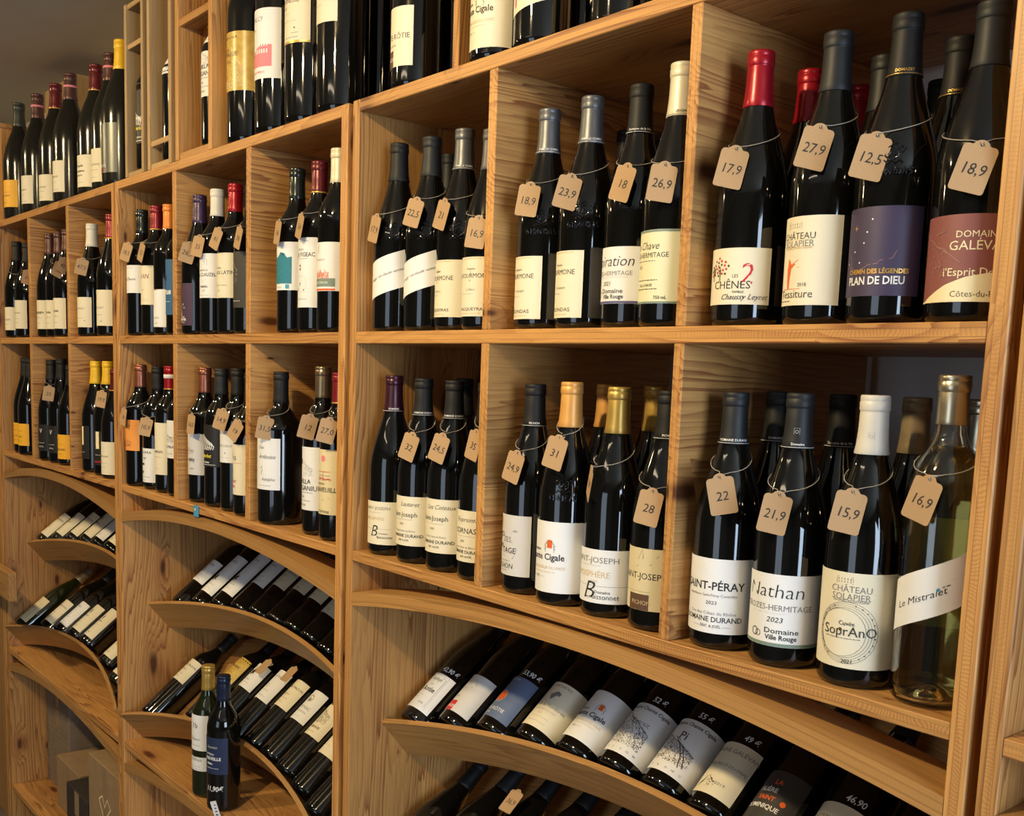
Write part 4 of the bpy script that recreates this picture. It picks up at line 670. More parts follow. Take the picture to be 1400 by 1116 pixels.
    ('3u2', 'burg', 'k', 'slate', 'galevan', 'reddish-brown label with cream foot beside the stile', {'x': 1.0577, 'y': 0.045, 'H': 0.297, 'r': 0.0408, 'z0': 0.0182, 'z1': 0.099}, {}),
    ('3l0', 'burg', 'k', 'plum', 'stj_low', 'plum capsule and low cream label', {'x': 0.047, 'y': 0.05, 'H': 0.309, 'r': 0.0408, 'z0': 0.019, 'z1': 0.0933}, {'deco': ('DOMAINE', 'white_ink')}),
    ('3l0', 'burg', 'k', 'black', 'lautaret', 'matt black capsule, cream label with script headline', {'x': 0.136, 'y': 0.05, 'H': 0.306, 'r': 0.0408, 'z0': 0.0299, 'z1': 0.112}, {'deco': ('DOMAINE DURAND', 'white_ink')}),
    ('3l0', 'burg', 'k', 'black', None, 'black capsule hidden directly behind another', {'x': 0.139, 'y': 0.133, 'H': 0.308, 'r': 0.0408}, {'back': 1}),
    ('3l0', 'burg', 'k', 'black', 'coteaux', 'matt black capsule, cream label with two-word script', {'x': 0.222, 'y': 0.05, 'H': 0.305, 'r': 0.0408, 'z0': 0.0307, 'z1': 0.117}, {'deco': ('DOMAINE DURAND', 'white_ink')}),
    ('3l0', 'burg', 'k', 'black', 'cornas', 'cream label half covered by the divider', {'x': 0.3067, 'y': 0.05, 'H': 0.303, 'r': 0.0408, 'z0': 0.0291, 'z1': 0.1087}, {}),
    ('3l1', 'burg', 'k', 'black', 'crozes', 'black capsule, pale label with drawn leaf pattern', {'x': 0.418, 'y': 0.05, 'H': 0.305, 'r': 0.0408, 'z0': 0.0267, 'z1': 0.1155, 'ra': 51}, {'deco': ('PICHON', 'white_ink')}),
    ('3l1', 'burg', 'k', 'tan', None, 'tan capsule in the second row', {'x': 0.482, 'y': 0.133, 'H': 0.308, 'r': 0.0408}, {'back': 1}),
    ('3l1', 'burg', 'k', 'tan', 'cigale', 'tan capsule, large white label with orange crest', {'x': 0.502, 'y': 0.044, 'H': 0.31, 'r': 0.0408, 'z0': 0.0186, 'z1': 0.118, 'ra': 83}, {'emb': 'column'}),
    ('3l1', 'burg', 'k', 'gold', 'buiss', 'gold capsule and low white label with big initial', {'x': 0.588, 'y': 0.05, 'H': 0.306, 'r': 0.0408, 'z0': 0.0197, 'z1': 0.0917, 'ra': 92}, {'bl': 1}),
    ('3l1', 'burg', 'k', 'tan', None, 'tan capsule at the very back', {'x': 0.499, 'y': 0.215, 'H': 0.308, 'r': 0.0408}, {'back': 1}),
    ('3l1', 'burg', 'k', 'gold', None, 'gold capsule in the second row', {'x': 0.578, 'y': 0.133, 'H': 0.308, 'r': 0.0408}, {'back': 1}),
    ('3l1', 'burg', 'k', 'black', 'stj_tan', 'black capsule, beige label with brown square', {'x': 0.677, 'y': 0.05, 'H': 0.304, 'r': 0.0408, 'z0': 0.0266, 'z1': 0.106}, {'deco': ('PICHON', 'white_ink')}),
    ('3l2', 'burg', 'k', 'slate', 'peray', 'slate capsule and large white label with serif title', {'x': 0.781, 'y': 0.05, 'H': 0.306, 'r': 0.0408, 'z0': 0.0205, 'z1': 0.1103, 'ra': 91}, {'deco': ('DOMAINE DURAND', 'white_ink')}),
    ('3l2', 'burg', 'k', 'slate', None, 'slate capsule in the second row at left', {'x': 0.781, 'y': 0.133, 'H': 0.308, 'r': 0.0408}, {'back': 1, 'deco': ('DOMAINE', 'white_ink')}),
    ('3l2', 'burg', 'k', 'slate', 'nathan', 'slate capsule, white label with thin handwritten name', {'x': 0.871, 'y': 0.05, 'H': 0.308, 'r': 0.0408, 'z0': 0.0246, 'z1': 0.1066, 'ra': 110}, {'deco': ('Domaine', 'white_ink'), 'capmark': 1}),
    ('3l2', 'burg', 'k', 'black', None, 'black capsule in the second row at centre', {'x': 0.872, 'y': 0.133, 'H': 0.308, 'r': 0.0408}, {'back': 1, 'deco': ('Domaine de la Ville', 'white_ink')}),
    ('3l2', 'burg', 'k', 'white', 'soprano', 'white capsule, cream label with a ring of music notes', {'x': 0.964, 'y': 0.05, 'H': 0.309, 'r': 0.0408, 'z0': 0.0218, 'z1': 0.1242, 'ra': 93}, {'capmark': 1}),
    ('3l2', 'burg', 'k', 'taupe', None, 'taupe and cream capsule in the second row', {'x': 0.965, 'y': 0.133, 'H': 0.308, 'r': 0.0408}, {'back': 1, 'capmark': 1}),
    ('3l2', 'burg', 'k', 'silver', None, 'silver capsule squeezed behind the clear bottle', {'x': 1.003, 'y': 0.205, 'H': 0.308, 'r': 0.0408}, {'back': 1}),
    ('3l2', 'clear', 'clear', 'silver', 'mistralet', 'clear bottle of pale yellow wine with white sash label', {'x': 1.049, 'y': 0.05, 'H': 0.332, 'r': 0.0375, 'z0': 0.0888, 'z1': 0.1414}, {}),
    ('1t', 'magn', 'd', 'greencap', 'mgold', 'dark green capsule and golden yellow label', {'x': -2.225, 'y': 0.058, 'H': 0.378, 'r': 0.046, 'z0': 0.0398, 'z1': 0.1258, 'ra': 65}, {}),
    ('1t', 'magn', 'd', 'brownband', 'mcream', 'brown capsule with pink band and small cream label', {'x': -2.04, 'y': 0.064, 'H': 0.375, 'r': 0.052, 'z0': 0.0331, 'z1': 0.1188, 'ra': 54}, {}),
    ('1t', 'magn', 'd', 'maroon', 'mcream2', 'deep red capsule and folded tag', {'x': -1.852, 'y': 0.064, 'H': 0.372, 'r': 0.052, 'z0': 0.023, 'z1': 0.0996}, {}),
    ('1t', 'magn', 'd', 'brownband', 'mcream', 'brown banded capsule, label higher than neighbours', {'x': -1.714, 'y': 0.064, 'H': 0.376, 'r': 0.052, 'z0': 0.0337, 'z1': 0.122, 'ra': 50}, {}),
    ('1t', 'magn', 'd', 'maroon', 'mcrown', 'dark red capsule and label with crown drawing', {'x': -1.491, 'y': 0.064, 'H': 0.357, 'r': 0.052, 'z0': 0.0234, 'z1': 0.1086}, {}),
    ('1t', 'magn', 'd', 'brownband', 'mcream2', 'tallest brown banded capsule', {'x': -1.375, 'y': 0.064, 'H': 0.363, 'r': 0.052, 'z0': 0.0236, 'z1': 0.1098}, {}),
    ('1t', 'magn', 'd', 'yellow', 'mdark', 'yellow capsule and grey woven label', {'x': -1.268, 'y': 0.055, 'H': 0.372, 'r': 0.052, 'z0': 0.0338, 'z1': 0.1572, 'ra': 56}, {}),
    ('2t', 'bmag', 'k', 'blackgreen', 'tfaurie', 'gold label with lace pattern', {'x': -0.522, 'y': 0.056, 'H': 0.425, 'r': 0.048, 'z0': 0.105, 'z1': 0.22}, {}),
    ('2t', 'bmag', 'k', 'blackgreen', 'talcy', 'white label with pink tower', {'x': -0.395, 'y': 0.056, 'H': 0.425, 'r': 0.048, 'z0': 0.105, 'z1': 0.235, 'ra': 66}, {}),
    ('2t', 'bmag', 'k', 'black', 'lapin', 'cream label with gold foot line', {'x': -0.27, 'y': 0.056, 'H': 0.425, 'r': 0.048, 'z0': 0.145, 'z1': 0.255, 'ra': 60}, {}),
    ('2t', 'bmag', 'k', 'black', 'lapin2', 'cream label ending high on the body', {'x': -0.15, 'y': 0.056, 'H': 0.425, 'r': 0.048, 'z0': 0.155, 'z1': 0.262, 'ra': 46}, {}),
    ('2t', 'bmag', 'k', 'black', None, 'unlabelled dark body in the second row', {'x': -0.46, 'y': 0.17, 'H': 0.425, 'r': 0.048}, {'back': 1}),
    ('2t', 'bmag', 'k', 'black', None, 'dark body behind the pink tower label', {'x': -0.335, 'y': 0.17, 'H': 0.425, 'r': 0.048}, {'back': 1}),
    ('2t', 'bmag', 'k', 'black', None, 'dark body behind the gold-foot label', {'x': -0.21, 'y': 0.17, 'H': 0.425, 'r': 0.048}, {'back': 1}),
    ('2t', 'bmag', 'k', 'black', None, 'dark body at the end of the unit', {'x': -0.09, 'y': 0.17, 'H': 0.425, 'r': 0.048}, {'back': 1}),
    ('3t', 'burg', 'k', 'black', 'cotero', 'slant-cut cream label with brown corner', {'x': 0.093, 'y': 0.048, 'H': 0.312, 'r': 0.0408, 'z0': 0.034, 'z1': 0.125, 'ra': 49}, {}),
    ('3t', 'burg', 'k', 'black', None, 'dark body in the second row', {'x': 0.075, 'y': 0.14, 'H': 0.312, 'r': 0.0408}, {'back': 1}),
    ('3t', 'burg', 'k', 'tan', 'cigtop', 'large cream label with orange crest', {'x': 0.305, 'y': 0.048, 'H': 0.312, 'r': 0.0408, 'z0': 0.018, 'z1': 0.125, 'ra': 82}, {}),
    ('3t', 'burg', 'k', 'black', 'redfig', 'label with a small red figure', {'x': 0.405, 'y': 0.048, 'H': 0.312, 'r': 0.0408, 'z0': 0.048, 'z1': 0.14, 'ra': 58}, {}),
    ('3t', 'burg', 'k', 'black', None, 'dark body behind the red figure label', {'x': 0.39, 'y': 0.14, 'H': 0.312, 'r': 0.0408}, {'back': 1}),
    ('3t', 'burg', 'k', 'black', None, 'dark body behind the crest label', {'x': 0.3, 'y': 0.14, 'H': 0.312, 'r': 0.0408}, {'back': 1}),
    ('3t', 'burg', 'k', 'gold', 'btop', 'cream label with golden initial', {'x': 0.545, 'y': 0.062, 'H': 0.312, 'r': 0.0408, 'z0': 0.036, 'z1': 0.105, 'ra': 95}, {}),
    ('3t', 'burg', 'k', 'black', 'peray', 'foot just showing over the shelf edge', {'x': 0.655, 'y': 0.05, 'H': 0.312, 'r': 0.0408, 'z0': 0.03, 'z1': 0.11, 'ra': 80}, {}),
]
TAGS = [
    ('1u0', 0, -2.241, 0.045, 0, 0.319, 'burg', -1.957, -0.001, 0.186, '19', 101, 14),
    ('1u1', 2, -1.784, 0.045, 0, 0.313, 'burg', -1.639, -0.001, 0.193, '42', 99, 25),
    ('1u1', 3, -1.697, 0.042, 0, 0.313, 'burg', -1.587, -0.004, 0.202, '45', 110, 25),
    ('1u2', 0, -1.487, 0.045, 0, 0.312, 'burg', -1.434, -0.001, 0.19, '47,5', 72, 12),
    ('1l1', 0, -1.884, 0.044, -0.381, 0.314, 'burg', -1.755, -0.002, -0.167, '25', 74, 8),
    ('1l2', 1, -1.386, 0.05, -0.381, 0.315, 'burg', -1.308, 0.004, -0.166, '19,9', 35, 8),
    ('2u0', 0, -1.108, 0.045, 0, 0.314, 'bord', -1.092, -0.001, 0.207, '18,5', 29, 18),
    ('2u0', 1, -1.011, 0.045, 0, 0.314, 'bord', -0.991, -0.001, 0.2, '22', 3, 22),
    ('2u1', 0, -0.7397, 0.039, 0, 0.31, 'burg', -0.698, -0.007, 0.179, '26,9', 67, 16),
    ('2u1', 1, -0.66, 0.045, 0, 0.315, 'bord', -0.658, -0.001, 0.191, '35', 25, 12),
    ('2u1', 2, -0.57, 0.045, 0, 0.316, 'bord', -0.564, -0.001, 0.2, '41', 13, 26),
    ('2u1', 3, -0.49, 0.045, 0, 0.304, 'bord', -0.458, -0.001, 0.194, '38', -2, 18),
    ('2u2', 0, -0.297, 0.045, 0, 0.314, 'bord', -0.288, -0.001, 0.191, '16', -7, 10),
    ('2u2', 1, -0.211, 0.045, 0, 0.316, 'bord', -0.201, -0.001, 0.195, '24', -8, 18),
    ('2l0', 0, -1.109, 0.038, -0.381, 0.31, 'bord', -1.106, -0.008, -0.202, '16', 4, 8),
    ('2l0', 1, -1.023, 0.05, -0.381, 0.306, 'bord', -0.987, 0.004, -0.221, '10,9', 51, 12),
    ('2l1', 0, -0.74, 0.05, -0.381, 0.309, 'bord', -0.71, 0.004, -0.198, '16,5', 7, 4),
    ('2l1', 2, -0.566, 0.05, -0.381, 0.31, 'bord', -0.55, 0.004, -0.179, '14,9', 34, 16),
    ('2l1', 3, -0.488, 0.044, -0.381, 0.302, 'bord', -0.467, -0.002, -0.197, '19', 19, 34),
    ('2l2', 0, -0.3595, 0.046, -0.381, 0.307, 'burgw', -0.338, 0.0, -0.184, '31,5', 63, 10),
    ('2l2', 1, -0.197, 0.05, -0.381, 0.32, 'bord', -0.171, 0.004, -0.172, '12', 61, 14),
    ('2l2', 2, -0.122, 0.044, -0.381, 0.31, 'bord', -0.089, -0.002, -0.174, '27,0', 60, 14),
    ('3u0', 0, 0.045, 0.052, 0, 0.313, 'burg', 0.044, 0.006, 0.171, '17,9', -2, 14),
    ('3u0', 1, 0.131, 0.058, 0, 0.312, 'burg', 0.15, 0.012, 0.188, '22,5', 19, 16),
    ('3u0', 3, 0.219, 0.058, 0, 0.311, 'burg', 0.226, 0.012, 0.178, '21', 1, 18),
    ('3u0', 4, 0.3067, 0.045, 0, 0.295, 'burg', 0.332, -0.001, 0.141, '16,9', 27, 8),
    ('3u1', 0, 0.417, 0.058, 0, 0.308, 'burg', 0.43, 0.012, 0.179, '18,9', 32, 8),
    ('3u1', 1, 0.504, 0.058, 0, 0.31, 'burg', 0.511, 0.012, 0.181, '23,9', 48, 14),
    ('3u1', 3, 0.594, 0.058, 0, 0.309, 'burg', 0.613, 0.012, 0.181, '18', 8, 16),
    ('3u1', 5, 0.677, 0.042, 0, 0.316, 'burg', 0.694, -0.004, 0.17, '26,9', 43, 8),
    ('3u2', 0, 0.784, 0.053, 0, 0.31, 'burg', 0.788, 0.007, 0.177, '17,9', 39, 12),
    ('3u2', 2, 0.885, 0.053, 0, 0.309, 'burg', 0.896, 0.007, 0.184, '27,9', 35, 14),
    ('3u2', 5, 0.967, 0.05, 0, 0.308, 'burg', 0.965, 0.004, 0.165, '12,5', 32, 14),
    ('3u2', 8, 1.0577, 0.045, 0, 0.297, 'burg', 1.075, -0.001, 0.14, '18,9', 27, 16),
    ('3l0', 1, 0.136, 0.05, -0.381, 0.306, 'burg', 0.164, 0.004, -0.184, '32', 19, 18),
    ('3l0', 3, 0.222, 0.05, -0.381, 0.305, 'burg', 0.247, 0.004, -0.18, '24,5', 17, 18),
    ('3l0', 4, 0.3067, 0.05, -0.381, 0.303, 'burg', 0.334, 0.004, -0.169, '35', -1, 14),
    ('3l1', 0, 0.418, 0.05, -0.381, 0.305, 'burg', 0.429, 0.004, -0.193, '24,9', 9, 16),
    ('3l1', 2, 0.502, 0.044, -0.381, 0.31, 'burg', 0.523, -0.002, -0.165, '31', 16, 14),
    ('3l1', 3, 0.588, 0.05, -0.381, 0.306, 'burg', 0.586, 0.004, -0.2, '29', -37, 24),
    ('3l1', 6, 0.677, 0.05, -0.381, 0.304, 'burg', 0.693, 0.004, -0.22, '28', 24, 10),
    ('3l2', 0, 0.781, 0.05, -0.381, 0.306, 'burg', 0.805, 0.004, -0.192, '22', 39, -12),
    ('3l2', 2, 0.871, 0.05, -0.381, 0.308, 'burg', 0.88, 0.004, -0.204, '21,9', 36, 10),
    ('3l2', 4, 0.964, 0.05, -0.381, 0.309, 'burg', 0.97, 0.004, -0.191, '15,9', 32, 10),
    ('3l2', 7, 1.049, 0.05, -0.381, 0.332, 'clear', 1.05, 0.004, -0.169, '16,9', -3, 16),
]
# ---------------------------------------------------------------- the room
CZ, FZ, WB, XL, XR, YF = .965, -1.72, .43, -3.9, 3.55, -3.55
def struct(name, p0, p1, mat, bev=0):
    o = box(name, p0, p1, None, mat, bev); o['kind'] = 'structure'; return o
struct('floor', (XL, YF, FZ-.1), (XR, WB+.1, FZ), FLOORM)
struct('ceiling', (XL, YF, CZ), (XR, WB+.1, CZ+.1), CEIL)
struct('wall_back', (XL, WB, FZ), (XR, WB+.1, CZ), PLASTER)
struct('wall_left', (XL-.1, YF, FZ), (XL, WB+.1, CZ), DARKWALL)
def holed_wall(name, axis, at, th, a0, a1, w0, w1, z0, z1):
    vs = []; fs = []
    A = [a0, w0, w1, a1]; Z = [FZ, z0, z1, CZ]
    bm = bmesh.new()
    for i in range(3):
        for j in range(3):
            if i == 1 and j == 1: continue
            r = bmesh.ops.create_cube(bm, size=1)
            for v in r['verts']:
                a = (A[i]+A[i+1])/2+v.co.x*(A[i+1]-A[i]); t = at+(v.co.y+.5)*th; z = (Z[j]+Z[j+1])/2+v.co.z*(Z[j+1]-Z[j])
                v.co = (t, a, z) if axis == 'x' else (a, t, z)
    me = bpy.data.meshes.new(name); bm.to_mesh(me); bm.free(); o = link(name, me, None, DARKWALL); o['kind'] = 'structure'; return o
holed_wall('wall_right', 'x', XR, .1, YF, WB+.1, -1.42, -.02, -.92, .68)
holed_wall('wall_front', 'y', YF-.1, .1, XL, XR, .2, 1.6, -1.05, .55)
def window(name, axis, at, a0, a1, z0, z1):
    w = bpy.data.objects.new(name, None); col.objects.link(w); w['kind'] = 'structure'
    fm = PAPERS['white']
    def bar(n, aa, ab, za, zb):
        p0, p1 = ((at, aa, za), (at+.05, ab, zb)) if axis == 'x' else ((aa, at, za), (ab, at+.05, zb))
        box(n, p0, p1, w, fm)
    bar('window_frame', a0, a0+.05, z0, z1); bar('window_frame', a1-.05, a1, z0, z1)
    bar('window_frame', a0+.05, a1-.05, z0, z0+.05); bar('window_frame', a0+.05, a1-.05, z1-.05, z1); bar('mullion', (a0+a1)/2-.02, (a0+a1)/2+.02, z0+.05, z1-.05)
window('window_1', 'x', XR+.02, -1.42, -.02, -.92, .68)
window('window_2', 'y', YF-.07, .2, 1.6, -1.05, .55)

# ---------------------------------------------------------------- the shelving units
PAN = {1: [-2.294, -1.952, -1.928, -1.571, -1.551, -1.198], 2: [-1.151, -.803, -.782, -.427, -.407, -.0585], 3: [0, .349, .367, .722, .738, 1.10], 4: [1.151, 1.50, 1.52, 1.87, 1.89, 2.25]}
EDGE = {1: (-2.316, -1.178), 2: (-1.171, -.037), 3: (-.020, 1.120), 4: (1.131, 2.27)}
TT, TB, MT, MB, BT, BB = .384, .364, 0.0, -.020, -.381, -.399
DEPTH = .40
AX, NX = Vector((0, .78, .63)), Vector((0, -.63, .78))     # up the slope of a tray, and square to it
def ribbon_solid(name, f, n, parent, mat, axes='x'):
    """solid swept through four corner points f(t) -> [p0,p1,p2,p3]; board coordinates follow the sweep"""
    vs, fs, wc, wt = [], [], [], []
    L = 0; prev = None
    for i in range(n+1):
        q = f(i/n)
        if prev is not None: L += (Vector(q[0])-prev).length
        prev = Vector(q[0])
        w = (Vector(q[1])-Vector(q[0])).length; t = (Vector(q[3])-Vector(q[0])).length
        for k, p in enumerate(q):
            vs.append(tuple(p)); wc.append((L, w if k in (1, 2) else 0, t if k > 1 else 0)); wt.append(.5 if k > 1 else -.5)
        if i:
            a, b = 4*(i-1), 4*i
            for k in range(4): k2 = (k+1) % 4; fs.append((a+k, a+k2, b+k2, b+k))
    fs.append((3, 2, 1, 0)); fs.append((4*n, 4*n+1, 4*n+2, 4*n+3))
    me = mesh(name, vs, fs)
    bm = bmesh.new(); bm.from_mesh(me); bmesh.ops.recalc_face_normals(bm, faces=bm.faces[:]); bm.to_mesh(me); bm.free()
    me.attributes.new('wc', 'FLOAT_VECTOR', 'POINT'); me.attributes.new('wt', 'FLOAT', 'POINT'); a, tt = me.attributes['wc'], me.attributes['wt']
    for i in range(len(vs)): a.data[i].vector = wc[i]; tt.data[i].value = wt[i]
    return link(name, me, parent, mat)
ARC = lambda t: 4*t*(1-t)
def tray(bay, root, y0, z0, Hm):
    P = PAN[bay]; a, b = P[0], P[5]; w = -NX*.093; th = .010
    def rail(t):
        p = Vector((a+(b-a)*t, y0, z0))+AX*(Hm*ARC(t)); return [p, p+w, p+w+AX*th, p+AX*th]
    ribbon_solid('tray_lip', rail, 28, root, BEECH)
    def pan(t):
        h = Hm*ARC(t); p = Vector((a+(b-a)*t, y0, z0))-NX*.0715
        return [p+AX*(h+th), p+AX*.40, p+AX*.40-NX*.010, p+AX*(h+th)-NX*.010]
    ribbon_solid('tray_panel', pan, 28, root, PINE)
BAYNAME = {1: 'far', 2: 'middle', 3: 'near', 4: 'right-hand'}
units = {}
for bay in (1, 2, 3, 4):
    P = PAN[bay]; e0, e1 = EDGE[bay]
    root = thing('shelf_unit', {1: 'far pine shelving unit under the magnum bottles, with cardboard boxes at its foot', 2: 'middle pine shelving unit with six compartments and arched bottle trays', 3: 'near pine shelving unit with six wide compartments above arched trays', 4: 'pine shelving unit cut off at the right edge of the photo'}[bay], 'shelving', (0, 0, 0), group='pine shelving units along the wall')
    units[bay] = root
    for s0, s1 in ((e0, P[0]), (P[5], e1)): board('side_panel', (s0, 0, FZ), (s1, DEPTH, TT), (2, 1, 0), root)
    for z0, z1 in ((TB, TT), (MB, MT), (BB, BT), (-1.095, -1.075), (-1.60, -1.58)):
        if bay == 4 and z0 == TB: z0, z1 = z0, z1
        board('shelf', (P[0], .0005, z0), (P[5], DEPTH, z1), (0, 1, 2), root)
    for z0, z1 in ((MT, TB), (BT, MB)):
        for k in (1, 3): board('divider', (P[k], .0008, z0), (P[k+1], DEPTH-.004, z1), (1, 2, 0), root)
    def beam(off, dm=.05):
        def f(t):
            x = P[0]+(P[5]-P[0])*t; z = -.456+off+dm*ARC(t)
            return [(x, .0, z), (x, .075, z), (x, .075, z-.024), (x, .0, z-.024)]
        return f
    ribbon_solid('arched_beam', beam(0), 28, root, BEECH)
    ribbon_solid('arched_beam', beam(-.680), 28, root, BEECH)
    tray(bay, root, .068, -.708, .087)
    tray(bay, root, -.010, -1.001, {1: .09, 2: .11, 3: .10, 4: .1}[bay])
# price-rail clip on the middle unit
c = thing('shelf_clip', 'small blue plastic clip with a white dot on the middle unit shelf edge', 'clip', (-.668, 0, -.392))
box('clip_body', (-.011, -.004, -.014), (.011, -.0002, .012), c, INKS['blue']); 
link('dot', mesh('dot', [(a*.001-.001, -.0044, b*.001+.003) for a, b in disc2(0, 0, 3.2)[0]], [tuple(range(20))]), c, INKS['white_ink'])

# end of a further unit and odd pieces at the far left
fu = thing('shelf_unit', 'end board of a further shelving unit at the far left edge', 'shelving', (0, 0, 0), group='pine shelving units along the wall')
board('side_panel', (-2.345, .0, FZ), (-2.325, DEPTH, .384), (2, 1, 0), fu)
board('front_stile', (-2.46, -.002, FZ), (-2.3455, .018, .384), (2, 0, 1), fu, BEECH)
br = thing('wooden_bracket', 'short light wooden board with curved strut at the far left edge', 'bracket', (-2.355, -.10, -.74))
board('bracket_board', (-.34, -.012, -.045), (.34, .012, .045), (0, 2, 1), br, BEECH)
ribbon_solid('strut', lambda t: [(-.30-.06*sin(t*PI*.8), .0, -.05-t*.5), (-.26-.06*sin(t*PI*.8), .0, -.05-t*.5), (-.26-.06*sin(t*PI*.8), .03, -.05-t*.5), (-.30-.06*sin(t*PI*.8), .03, -.05-t*.5)], 12, br, BEECH)
br.location = (-2.16, -.10, -.765)
for o in br.children:
    if o.name.startswith('bracket_board'): pass
# crates on the top
def crate(name, label, x0, x1, y0, depth, h, shelves, lean=0, thick=.012, mat=None, right=True):
    t = thing(name, label, 'crate', ((x0+x1)/2, y0, TT), (0, lean, 0), 'wooden wine crates standing open on the middle unit')
    w = x1-x0; m = mat or CRATE
    board('side_board', (-w/2, 0, 0), (-w/2+thick, depth, h), (2, 1, 0), t, m)
    if right: board('side_board', (w/2-thick, 0, 0), (w/2, depth, h), (2, 1, 0), t, m)
    board('back_board', (-w/2+thick, depth-.008, 0), (w/2-thick, depth, h), (2, 0, 1), t, m)
    for z in shelves: board('end_board' if z in (0, h-thick) else 'crossbar', (-w/2+thick, .004, z), (w/2-thick, depth-.01 if z in (0, h-thick) else .05, z+thick), (0, 1, 2), t, m)
    return t
crate('wine_crate', 'narrow pale crate next to the tallest magnum bottles, two crossbars', -1.095, -.975, .0, .30, .405, [0, .300, .393])
crate('wine_crate', 'taller crate in the middle of three, crossbar near its foot', -.948, -.808, .0, .30, .56, [0, .052, .548], thick=.013)
crate('wine_crate', 'tall reddish crate beside the gold-labelled bottle', -.782, -.590, .0, .30, .56, [0, .285, .548], thick=.016, mat=PINE)
cr = thing('wine_crate', 'brown crate board behind the bottles on top of the near unit', 'crate', (.19, .05, TT)); board('side_board', (0, 0, 0), (.016, .30, .40), (2, 1, 0), cr, PINE); board('back_board', (.016, .292, 0), (.70, .30, .40), (2, 0, 1), cr, PINE)
cb = thing('plywood_box', 'plain beige plywood box behind the magnum bottles', 'box', (-2.37, .24, TT)); board('box_front', (-.20, 0, 0), (.13, .010, .50), (2, 0, 1), cb, CRATE, 0); board('box_side', (.13, 0, 0), (.14, .17, .50), (2, 1, 0), cb, CRATE, 0); board('box_lid', (-.20, 0, .50), (.14, .17, .51), (0, 1, 2), cb, CRATE, 0)
cb = thing('wooden_chest', 'brown wooden box at the upper left edge, beside the leftmost magnum', 'box', (-2.62, .03, TT)); board('box_front', (-.10, 0, 0), (.28, .014, .315), (2, 0, 1), cb, PINE); board('box_side', (.266, .0142, 0), (.28, .20, .315), (2, 1, 0), cb, PINE); board('box_lid', (-.10, -.004, .315), (.284, .20, .330), (0, 1, 2), cb, PINE)

# ---------------------------------------------------------------- bottles standing in the compartments and on top
exec_globals = None
ORD = ['leftmost', 'second', 'third', 'fourth', 'fifth', 'sixth', 'seventh', 'eighth', 'ninth', 'tenth', 'eleventh', 'twelfth']
ROWN = {'u': 'upper', 'l': 'lower'}
COLN = ['left', 'centre', 'right']
CAPN = {'slate': 'slate', 'gray': 'grey', 'blackgreen': 'dark green', 'redwhite': 'red and white', 'brownband': 'brown', 'blackgold': 'black', 'greencap': 'dark green'}
frontx = {}
for (cell, kind, glass, cap, design, desc, d, o) in BOTTLES:
    if not o.get('back'): frontx.setdefault(cell, []).append(d['x'])
for (cell, kind, glass, cap, design, desc, d, o) in BOTTLES:
    bay = int(cell[0]); zb = {'u': MT, 'l': BT, 't': TT}[cell[1]]
    place = {'t': f"on top of {BAYNAME[bay]} unit"}.get(cell[1]) or f"{BAYNAME[bay]} unit, {ROWN[cell[1]]} {COLN[int(cell[2])]} compartment"
    words = desc.replace(' with ', ' ')
    label = f"bottle, {desc}, {place}"
    if cell[1] == 't' and bay == 1: label = f"magnum, {desc}, {place}"
    grp = {'t': f"bottles standing on top of the {BAYNAME[bay]} unit"}.get(cell[1]) or f"bottles on the {ROWN[cell[1]]} shelf of the {BAYNAME[bay]} unit"
    ph = 0; half = None
    camph = math.atan2(1.5672-d['x'], .951+d['y'])
    if design:
        half = DES[design]['half']
        if 'ra' in d: ph = R(d['ra']-half)
        elif bay < 3 or d['x'] < .4: ph = R(4)
        else: ph = R(6)
    bottle(label, grp, kind, glass, cap, design, (d['x'], d['y'], zb+.0003), d['H'], d.get('z0'), d.get('z1'), ph, half, deco=o.get('deco'), emb=o.get('emb'), back=bool(o.get('back')), mark=bool(o.get('capmark')), backlabel=bool(o.get('bl')), phv=camph, name='magnum_bottle' if kind == 'magn' else 'wine_bottle')
bpy.data.objects
# bottles inside the crates
for x, y, cap, des, z0, z1, lab in ((-1.026, .042, 'black', 'zebra', .06, .20, 'dark bottle with white zigzag label inside the narrow pale crate'), (-.862, .042, 'black', 'clauzel', .19, .27, 'bottle with small white label inside the middle crate'), (-.650, .045, 'black', 'villa', .10, .235, 'bottle with long white label inside the tall reddish crate')):
    bottle(lab, 'bottles inside the wooden crates', 'bord', 'k', cap, des, (x, y, TT+.0125+.0005 if x < -.7 else TT+.017), .308, z0, z1, R(10), 62)

# ---------------------------------------------------------------- price tags on strings
def tag_outline():
    w, h = .0158, .0238; p = []
    for cx, cz, a0 in ((w-.003, -h+.003, -90),):
        for k in range(5): p.append((cx+.003*cos(R(a0+22.5*k)), cz+.003*sin(R(a0+22.5*k))))
    p += [(w, h-.009)]
    for k in range(1, 5): p.append((w-.0045+.0045*cos(R(90*k/4)), h-.009+.0045*sin(R(90*k/4))+.0))
    p += [(w*.50, h-.0045)]
    for k in range(0, 7): p.append((.0075*cos(R(20+140*k/6)), h-.0058+.0062*sin(R(20+140*k/6))))
    q = [(-a, b) for a, b in p if True]
    half_ = [a for a in p if a[0] >= 0]
    full_ = half_+[(-a, b) for a, b in half_[::-1]]
    return full_
OUTL = tag_outline()
def make_tag_mesh():
    bm = bmesh.new(); vs = [bm.verts.new((a, 0, b)) for a, b in OUTL]
    f = bm.faces.new(vs); r = bmesh.ops.extrude_face_region(bm, geom=[f])
    for v in r['geom']:
        if isinstance(v, bmesh.types.BMVert): v.co.y += .0006
    bmesh.ops.recalc_face_normals(bm, faces=bm.faces[:]); me = bpy.data.meshes.new('card'); bm.to_mesh(me); bm.free(); me.materials.append(KRAFT); return me
TAGME = make_tag_mesh()
